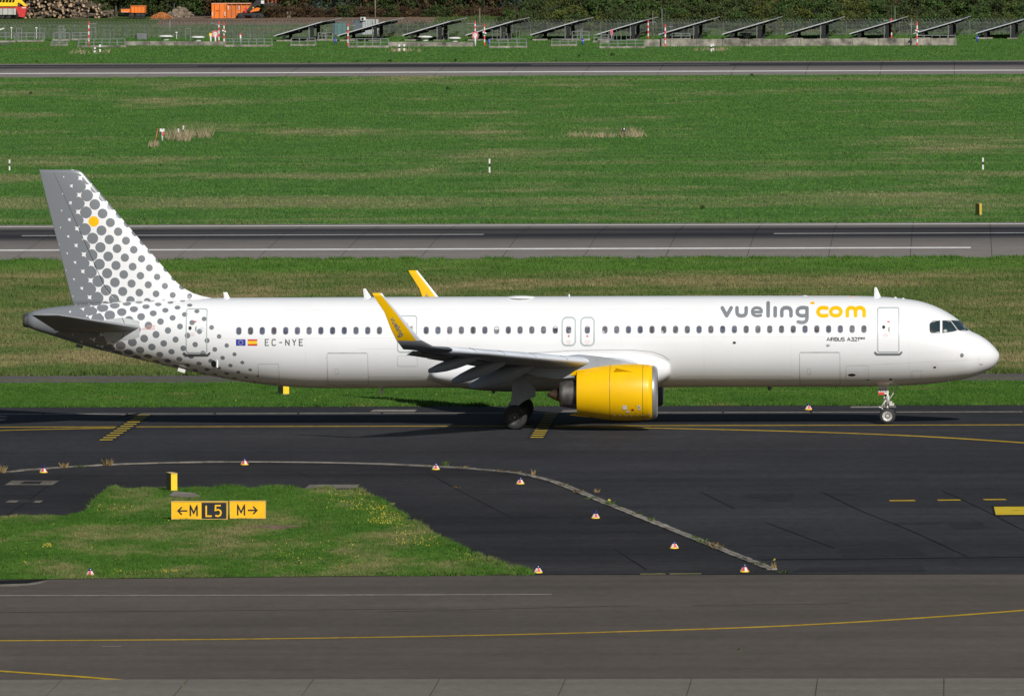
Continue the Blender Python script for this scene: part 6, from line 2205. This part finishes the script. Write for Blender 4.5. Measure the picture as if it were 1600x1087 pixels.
# heap of orange earth, heap of roots
def heap(name, px, py, rx, ry, h, mat, label, cat, n=220, chunk=.12):
    q = gbank(px, py)
    m = MB()
    nA, nR = 18, 6
    vs = [(0, 0, h)]
    for i in range(1, nR + 1):
        for k in range(nA):
            a = 2 * math.pi * k / nA
            r = i / nR
            jit = random.uniform(.85, 1.15)
            vs.append((rx * r * math.cos(a) * jit, ry * r * math.sin(a) * jit, max(-.05, h * (1 - r ** 1.3) * random.uniform(.75, 1.2)) if i < nR else -.05))
    fs = [(0, 1 + k, 1 + (k + 1) % nA) for k in range(nA)]
    for i in range(nR - 1):
        for k in range(nA):
            fs.append((1 + i * nA + k, 1 + (i + 1) * nA + k, 1 + (i + 1) * nA + (k + 1) % nA, 1 + i * nA + (k + 1) % nA))
    m.add(vs, fs)
    for _ in range(n):
        a, r = random.uniform(0, 6.28), math.sqrt(random.random())
        z = h * (1 - r ** 1.3)
        m.box((rx * r * math.cos(a), ry * r * math.sin(a), z), [chunk * random.uniform(.4, 1.6) for _ in range(3)], random.uniform(0, 3), random.uniform(0, 3))
    o = m.build(name, mat)
    o.location = (float(q[0]), float(q[1]), float(q[2]))
    return tag(o, label, cat)


heap('earth_heap', 252, 29.5, 1.5, 1.2, .75, paint('orange_earth', (.36, .13, .035), .9, .25, 2.0), 'heap of orange brown earth between tipper truck and pale roots', 'heap')
heap('root_heap', 281, 27.5, 1.7, 1.3, 1.15, paint('pale_roots', (.20, .155, .11), .9, .35, 2.0), 'tangled heap of pale roots and branches left of the orange container', 'heap', 160, .3)
# orange roll-off container
q0, q1 = atY(331.5, 28, YD), atY(392, 5.5, YD)
root = empty('roll_off_container', (float(q0[0]), YD, 1.45), 0, 'large orange ribbed roll off container on the bank', 'container')
W, H_ = float(q1[0] - q0[0]), float(q1[2]) - 1.45
MB().box((W * .19, .35, H_ / 2 + .02), (W * .38, 2.5, H_ - .04)).build('container_end', ORANGE, root)
MB().box((W * .69, .55, H_ / 2), (W * .61, 2.4, H_ - .06)).build('container_side', ORANGD, root)
for fx_ in (.015, .09, .23, .365):
    MB().box((W * fx_, -.96, H_ / 2 - .03), (.14, .14, H_ + .04)).build('container_rib', ORANGE, root)
for fx_ in (.41, .52, .64, .76, .9):
    MB().box((W * fx_, -.71, H_ / 2 - .05), (.12, .14, H_ - .1)).build('container_rib', ORANGD, root)
MB().box((W * .16, -.96, H_ * .56), (W * .12, .1, .10)).build('cross_bar', ORANGE, root)
MB().box((W * .5, .4, H_ - .02), (W + .05, 2.65, .09)).build('top_rail', paint('pale_orange_rail', (.6, .3, .18)), root)
for fx_, z in ((.015, .4), (.33, .4), (.42, H_ * .62), (.70, H_ * .62)):
    for k in range(3):
        MB().box((W * fx_ + .02, -1.05 if fx_ < .4 else -.80, z + .17 * k), (.16, .02, .09), 0, .5).build('warning_stripe', PAINTW, root)
MB().box((W * .4, -.72, .9), (.16, .06, 1.2)).build('door_gap', BLACKP, root)
# loading vehicle with black hook arm right of it
q0 = gbank(385, 28.5)
root = empty('loader_vehicle', (float(atY(376, 26, YD)[0]), YD - 1.2, 1.42), 0, 'dark loader with raised black arm, orange hood and red lattice rails', 'loader')
k_ = 12.6
MB().box((1.2, 0, .55), (2.9, 1.5, .28)).box((.2, 0, .35), (.9, 1.3, .5)).build('chassis', BLACKP, root)
for x in (.1, 1.7, 2.5):
    for s2 in (-1, 1):
        truck_wheel(root, x, s2 * .7, .32, .32, .28)
MB().prism([(.75, -.5, .9), (1.1, -.5, 1.35), (2.1, -.5, 2.35), (2.9, -.5, 2.55), (3.0, -.5, 2.15), (2.2, -.5, 1.7), (1.3, -.5, .85)], (0, .9, 0)).build('loader_arm', BLACKP, root)
MB().prism([(1.2, -.62, .78), (1.5, -.62, 1.1), (2.1, -.62, 1.35), (2.45, -.62, 1.25), (2.3, -.62, .95)], (0, 1.0, 0)).build('orange_hood', ORANGE, root)
MB().box((.72, -.2, 1.0), (.32, .5, .5)).build('red_bracket', REDP, root)
MB().box((2.75, -.58, 2.0), (.38, .1, .38)).build('white_panel', PAINTW, root)
MB().box((1.62, -.60, 1.32), (.14, .1, .16)).build('yellow_tag', FLAGY, root)
MB().box((3.6, 0, 1.75), (1.5, 1.2, .22)).build('rear_deck', BLACKP, root)
m = MB()
for x in (2.9, 3.4, 3.9, 4.35):
    m.box((x, -.3, 2.4), (.06, .06, 1.2))
for z in (2.3, 2.9):
    m.box((3.6, -.3, z), (1.5, .05, .06))
m.build('lattice_rail', PAINTR, root)
# white and red tipping trailer with a yellow boom at the far left
q0 = atY(-40, 26, YD)
root = empty('tipping_trailer', (float(q0[0]), YD, 1.45), 0, 'pale tipping trailer with red tailgate and yellow boom left of the logs', 'trailer')
x1 = float(atY(26, 20, YD)[0] - q0[0]); x2 = float(atY(43, 12, YD)[0] - q0[0])
MB().box((x1 / 2, 0, .95), (x1, 2.2, .80)).build('trailer_body', paint('pale_trailer', (.42, .42, .38), .6, .1), root)
for k in range(8):
    MB().box((x1 * (k + .5) / 8, -1.12, .95), (.06, .05, .78)).build('body_rib', GALV, root)
MB().box((x1 / 2, -1.115, 1.39), (x1, .06, .12)).build('red_rim', REDP, root)
MB().prism([(x1 - .1, -1.05, 1.5), (x2, -1.05, 1.5), (x2 - .3, -1.05, .28), (x2 - .9, -1.05, .28)], (0, 2.1, 0)).build('tailgate', REDP, root)
MB().box((x2 - .35, -1.08, 1.38), (.5, .03, .12)).build('tail_lamp_bar', PAINTW, root)
MB().box((x1 / 2 - .2, 0, .42), (x1, 1.2, .18)).build('chassis', BLACKP, root)
for x in (.8, 1.6, 3.4, 4.2):
    for s2 in (-1, 1):
        truck_wheel(root, x, s2 * .8, .30, .30, .3)
MB().box((x1 * .5, 1.5, 1.75), (x1, .25, .45)).prism([(x1 - .3, 1.4, 2.35), (x1 + .35, 1.4, 2.45), (x2 - .15, 1.4, 1.55), (x2 - .5, 1.4, 1.5), (x1 + .2, 1.4, 2.0), (x1 - .5, 1.4, 1.6)], (0, .3, 0)).build('yellow_boom', BOXY, root)
m = MB()
for k in range(6):
    m.tube((x1 - 2.4 + .4 * k, 1.5, 1.7), (x1 - 2.2 + .4 * k, 1.5, 2.4), .05, None, 5)
m.build('boom_lattice', BOXY, root)
# a car-sized grey nose at the left edge and bit of tarmac strip
tag(poly_sheet('tarmac_strip', [gnd(*q)[:2] for q in ((-30, 72.5), (8, 72), (22, 68), (-30, 67))], .03, ASPH_RD), kind='structure')
p = gnd(-2, 50)
o = MB().box((0, 0, 1.0), (1.0, .9, .14), 0, -.3).tube((-.3, 0, -.05), (-.3, 0, .95), .05, None, 6).build('antenna_panel', PAINTW)
o.location = (float(atY(0, 40, 850)[0]), 850, .35)
tag(o, 'small white tilted panel on a stake at the far left fence', 'panel')

# ================================================================== TREES AND SHRUBS ON THE BANK
def leafmat(name, cols):
    n = NT(name)
    oi = n.t.nodes.new('ShaderNodeObjectInfo')
    f = n.noise(n.pos((1, 1, 1)), 0.9, 4, 0.6)
    f2 = n.noise(n.pos((1, 1, 1)), 6.0, 2, 0.6)
    c = n.ramp(f, [(.28, cols[0]), (.45, cols[1]), (.62, cols[2]), (.78, cols[3])])
    c = n.mix(n.ramp(f2, [(.35, .55), (.6, 0.0)]), c, cols[0])
    return n.done(c, .75, spec=.15)


LEAVES = [leafmat('dark_olive_leaves', ((.016, .026, .010), (.036, .058, .016), (.07, .09, .025), (.14, .14, .045))),
          leafmat('mid_green_leaves', ((.018, .035, .010), (.04, .078, .018), (.075, .12, .028), (.14, .17, .05))),
          leafmat('reddish_leaves', ((.03, .018, .012), (.065, .04, .022), (.11, .075, .034), (.16, .12, .045))),
          leafmat('silver_green_leaves', ((.02, .03, .024), (.04, .06, .045), (.075, .10, .075), (.12, .15, .11))),
          leafmat('yellow_green_leaves', ((.025, .035, .008), (.06, .075, .015), (.11, .125, .028), (.18, .17, .05)))]
TRUNK = paint('tree_bark', (.07, .055, .04), .9, .25, 2.0)


def crown_mesh(seed, rx, ry, h, z0, n_cl, per, leaf):
    r = np.random.default_rng(seed)
    V, F = [], []
    V_ = np.zeros((n_cl * per, 4, 3), np.float32)
    i = 0
    for c in range(n_cl):
        a = r.uniform(0, 2 * np.pi); q = r.uniform(.25, 1) ** .6
        zz = r.uniform(0, 1)
        prof = .55 + .45 * math.sin(math.pi * min(1, .15 + zz * .85))
        cc = np.array([rx * q * prof * math.cos(a), ry * q * prof * math.sin(a), z0 + h * zz])
        cs = r.uniform(.35, .75) * min(1, rx / 2.0)
        for k in range(per):
            d = r.normal(0, 1, 3); d /= np.linalg.norm(d) + 1e-6
            p = cc + d * cs * r.uniform(.4, 1) * np.array([1, 1, .8])
            u = r.normal(0, 1, 3); u /= np.linalg.norm(u)
            w = np.cross(u, d + r.normal(0, .5, 3)); w /= np.linalg.norm(w) + 1e-6
            s1, s2 = leaf * r.uniform(.6, 1.4), leaf * r.uniform(.4, .9)
            V_[i] = [p - u * s1, p - w * s2, p + u * s1, p + w * s2]
            i += 1
    me = bpy.data.meshes.new('crown')
    n = len(V_)
    me.vertices.add(4 * n)
    me.vertices.foreach_set('co', V_.ravel())
    me.loops.add(4 * n)
    me.loops.foreach_set('vertex_index', np.arange(4 * n, dtype=np.int32))
    me.polygons.add(n)
    me.polygons.foreach_set('loop_start', np.arange(0, 4 * n, 4, dtype=np.int32))
    me.polygons.foreach_set('loop_total', np.full(n, 4, np.int32))
    me.update(calc_edges=True)
    return me


CROWNS = [crown_mesh(11 + k, 2.6, 2.2, 5.2, .5, 95, 34, .13) for k in range(3)]
BUSHES = [crown_mesh(31 + k, 1.5, 1.2, 1.5, .15, 42, 32, .10) for k in range(3)]


def trunk_mesh(seed, h, r0):
    rr = random.Random(seed)
    m = MB()
    p = Vector((0, 0, -.2))
    for k in range(4):
        q = Vector((rr.uniform(-.15, .15), rr.uniform(-.15, .15), h * (k + 1) / 4))
        m.tube(p, q, r0 * (1 - k * .2), r0 * (1 - (k + 1) * .2), 7, False)
        p = q
        if k > 0:
            for _ in range(3):
                a = rr.uniform(0, 6.28)
                m.tube(p, p + Vector((math.cos(a) * rr.uniform(.7, 1.6), math.sin(a) * rr.uniform(.7, 1.6), rr.uniform(.5, 1.3))), r0 * .35, r0 * .08, 5, False)
    me = bpy.data.meshes.new('trunk')
    me.from_pydata([tuple(v) for v in m.v], [], m.f)
    me.materials.append(TRUNK)
    me.update()
    return me


TRUNKS = [trunk_mesh(k, 4.6, .16) for k in range(3)]
STEMS = [trunk_mesh(k + 9, 1.2, .05) for k in range(3)]
_cm = {}


def plant(name, me, tme, k, loc, s, rz, mi, label, cat, group, part='crown'):
    root = empty(name, loc, rz, label, cat, group)
    root.scale = (s * random.uniform(.9, 1.15), s, s * random.uniform(.85, 1.15))
    key = (me.name, mi)
    if key not in _cm:
        c = me.copy()
        c.materials.clear()
        c.materials.append(LEAVES[mi])
        _cm[key] = c
    o = bpy.data.objects.new(part, _cm[key]); COL.objects.link(o); o.parent = root
    o = bpy.data.objects.new('trunk' if part == 'crown' else 'stem', tme); COL.objects.link(o); o.parent = root
    return root


LAB = ['dark olive leafy tree in the hedge line on the bank', 'mid green leafy tree in the hedge line on the bank', 'reddish brown leafy tree in the hedge line on the bank',
       'silver green willow like tree in the hedge line on the bank', 'yellow green leafy tree in the hedge line on the bank']
hx0, hx1 = xrange_at(912, 1.10)
pxX = lambda px: float(atY(px, 20, 912)[0])
plan = []
xq = hx0
while xq < hx1:
    px = (xq - pxX(0)) / (pxX(1600) - pxX(0)) * 1600
    if px < 60: mi = random.choice([0, 0, 2])
    elif px < 330: mi = random.choice([0, 1, 0])
    elif px < 460: mi = random.choice([0, 0, 2])
    elif px < 560: mi = random.choice([3, 3, 0])
    elif px < 660: mi = random.choice([0, 0, 2])
    elif px < 760: mi = random.choice([2, 2, 0])
    elif px < 830: mi = random.choice([0, 3])
    else: mi = random.choice([0, 1, 1, 4, 4, 0, 2])
    back = 6.5 if px < 430 else 0.0
    plan.append((xq, 914.5 + back + random.uniform(-1.2, 1.2), mi))
    xq += random.uniform(1.7, 2.6)
for i, (x, y, mi) in enumerate(plan):
    plant('hedge_tree', CROWNS[i % 3], TRUNKS[i % 3], i, (x, y, 1.4), random.uniform(.85, 1.2), random.uniform(0, 6.28), mi, LAB[mi], 'tree', LAB[mi][:-27].strip() + ' hedge trees')
# second, denser row behind closes the gaps
xq = hx0 - 1
i = 0
while xq < hx1:
    mi = random.choice([0, 0, 1])
    plant('hedge_tree', CROWNS[i % 3], TRUNKS[i % 3], i, (xq, 925 + random.uniform(-1, 1), 1.4), random.uniform(1.2, 1.5), random.uniform(0, 6.28), mi, ['tall dark tree closing the gaps behind the hedge line', 'tall mid green tree closing the gaps behind the hedge line'][mi], 'tree', ['dark', 'green'][mi] + ' trees behind the hedge')
    xq += 3.2
    i += 1
# undergrowth at the foot of the hedge, and shrubs behind the fence on the right
xq = pxX(430)
i = 0
while xq < hx1:
    px = (xq - pxX(0)) / (pxX(1600) - pxX(0)) * 1600
    mi = random.choice([2, 2, 0]) if px < 820 else random.choice([0, 1, 4, 2])
    plant('shrub', BUSHES[i % 3], STEMS[i % 3], i, (xq, 910.5 + random.uniform(-.6, .6), 1.4), random.uniform(.6, 1.0), random.uniform(0, 6.28), mi,
          ['dark olive shrub at the foot of the hedge trees', 'green shrub at the foot of the hedge trees', 'reddish brown shrub at the foot of the hedge trees', '', 'yellow green shrub at the foot of the hedge trees'][mi], 'shrub', 'undergrowth shrubs kind %s' % ['olive', 'green', 'reddish', '', 'yellow'][mi], 'foliage')
    xq += random.uniform(1.1, 1.7)
    i += 1
xq = pxX(590)
while xq < hx1:
    px = (xq - pxX(0)) / (pxX(1600) - pxX(0)) * 1600
    if px < 720 or px > 795:
        yy = random.uniform(872.5, 876) if px < 800 else random.uniform(872, 884)
        mi = random.choice([0, 1, 0, 4])
        plant('shrub', BUSHES[i % 3], STEMS[i % 3], i, (xq, yy, bank_z(yy)), random.uniform(.55, .8) if px < 800 else random.uniform(.9, 1.35), random.uniform(0, 6.28), mi,
              ['dark olive shrub growing right behind the perimeter fence', 'green shrub growing right behind the perimeter fence', '', '', 'yellow green shrub growing right behind the perimeter fence'][mi], 'shrub', 'fence shrubs kind %s' % ['olive', 'green', '', '', 'yellow'][mi], 'foliage')
        i += 1
    xq += random.uniform(1.0, 1.5) if px > 800 else random.uniform(1.2, 2.2)
# second shrub row higher on the bank at the right
xq = pxX(815)
while xq < hx1:
    yy = random.uniform(889, 903)
    mi = random.choice([0, 1, 0, 4])
    plant('shrub', BUSHES[i % 3], STEMS[i % 3], i, (xq, yy, bank_z(yy)), random.uniform(1.1, 1.6), random.uniform(0, 6.28), mi,
          ['dark olive shrub halfway up the bank', 'green shrub halfway up the bank', '', '', 'yellow green shrub halfway up the bank'][mi], 'shrub', 'bank shrubs kind %s' % ['olive', 'green', '', '', 'yellow'][mi], 'foliage')
    i += 1
    xq += random.uniform(.9, 1.4)
# dark weeds before the far runway
for px, py, s_ in ((58, 98.5, .5), (158, 98, .35), (558, 97.5, .5), (610, 98, .6), (483, 99, .4), (712, 96.5, .5), (905, 90, .5), (957, 88, .7), (868, 97, .4), (1175, 119, .5), (700, 140, .5), (395, 150, .35), (48, 148, .5), (1310, 125, .4), (985, 127, .35), (1097, 327, .5), (225, 345, .35)):
    p = gnd(px, py)
    plant('shrub', BUSHES[i % 3], STEMS[i % 3], i, (p[0], p[1], 0), s_ * .3, random.uniform(0, 6.28), 1, 'low dark green weed clump in the runway grass', 'shrub', 'dark weed clumps in the field', 'foliage')
    i += 1
# taller grass tussock in front of the loader
tussock(395, 446, 27.5, 31, 500, .9, .09, STRAWM, 'tall straw coloured grass at the foot of the loader').location.z = 1.35
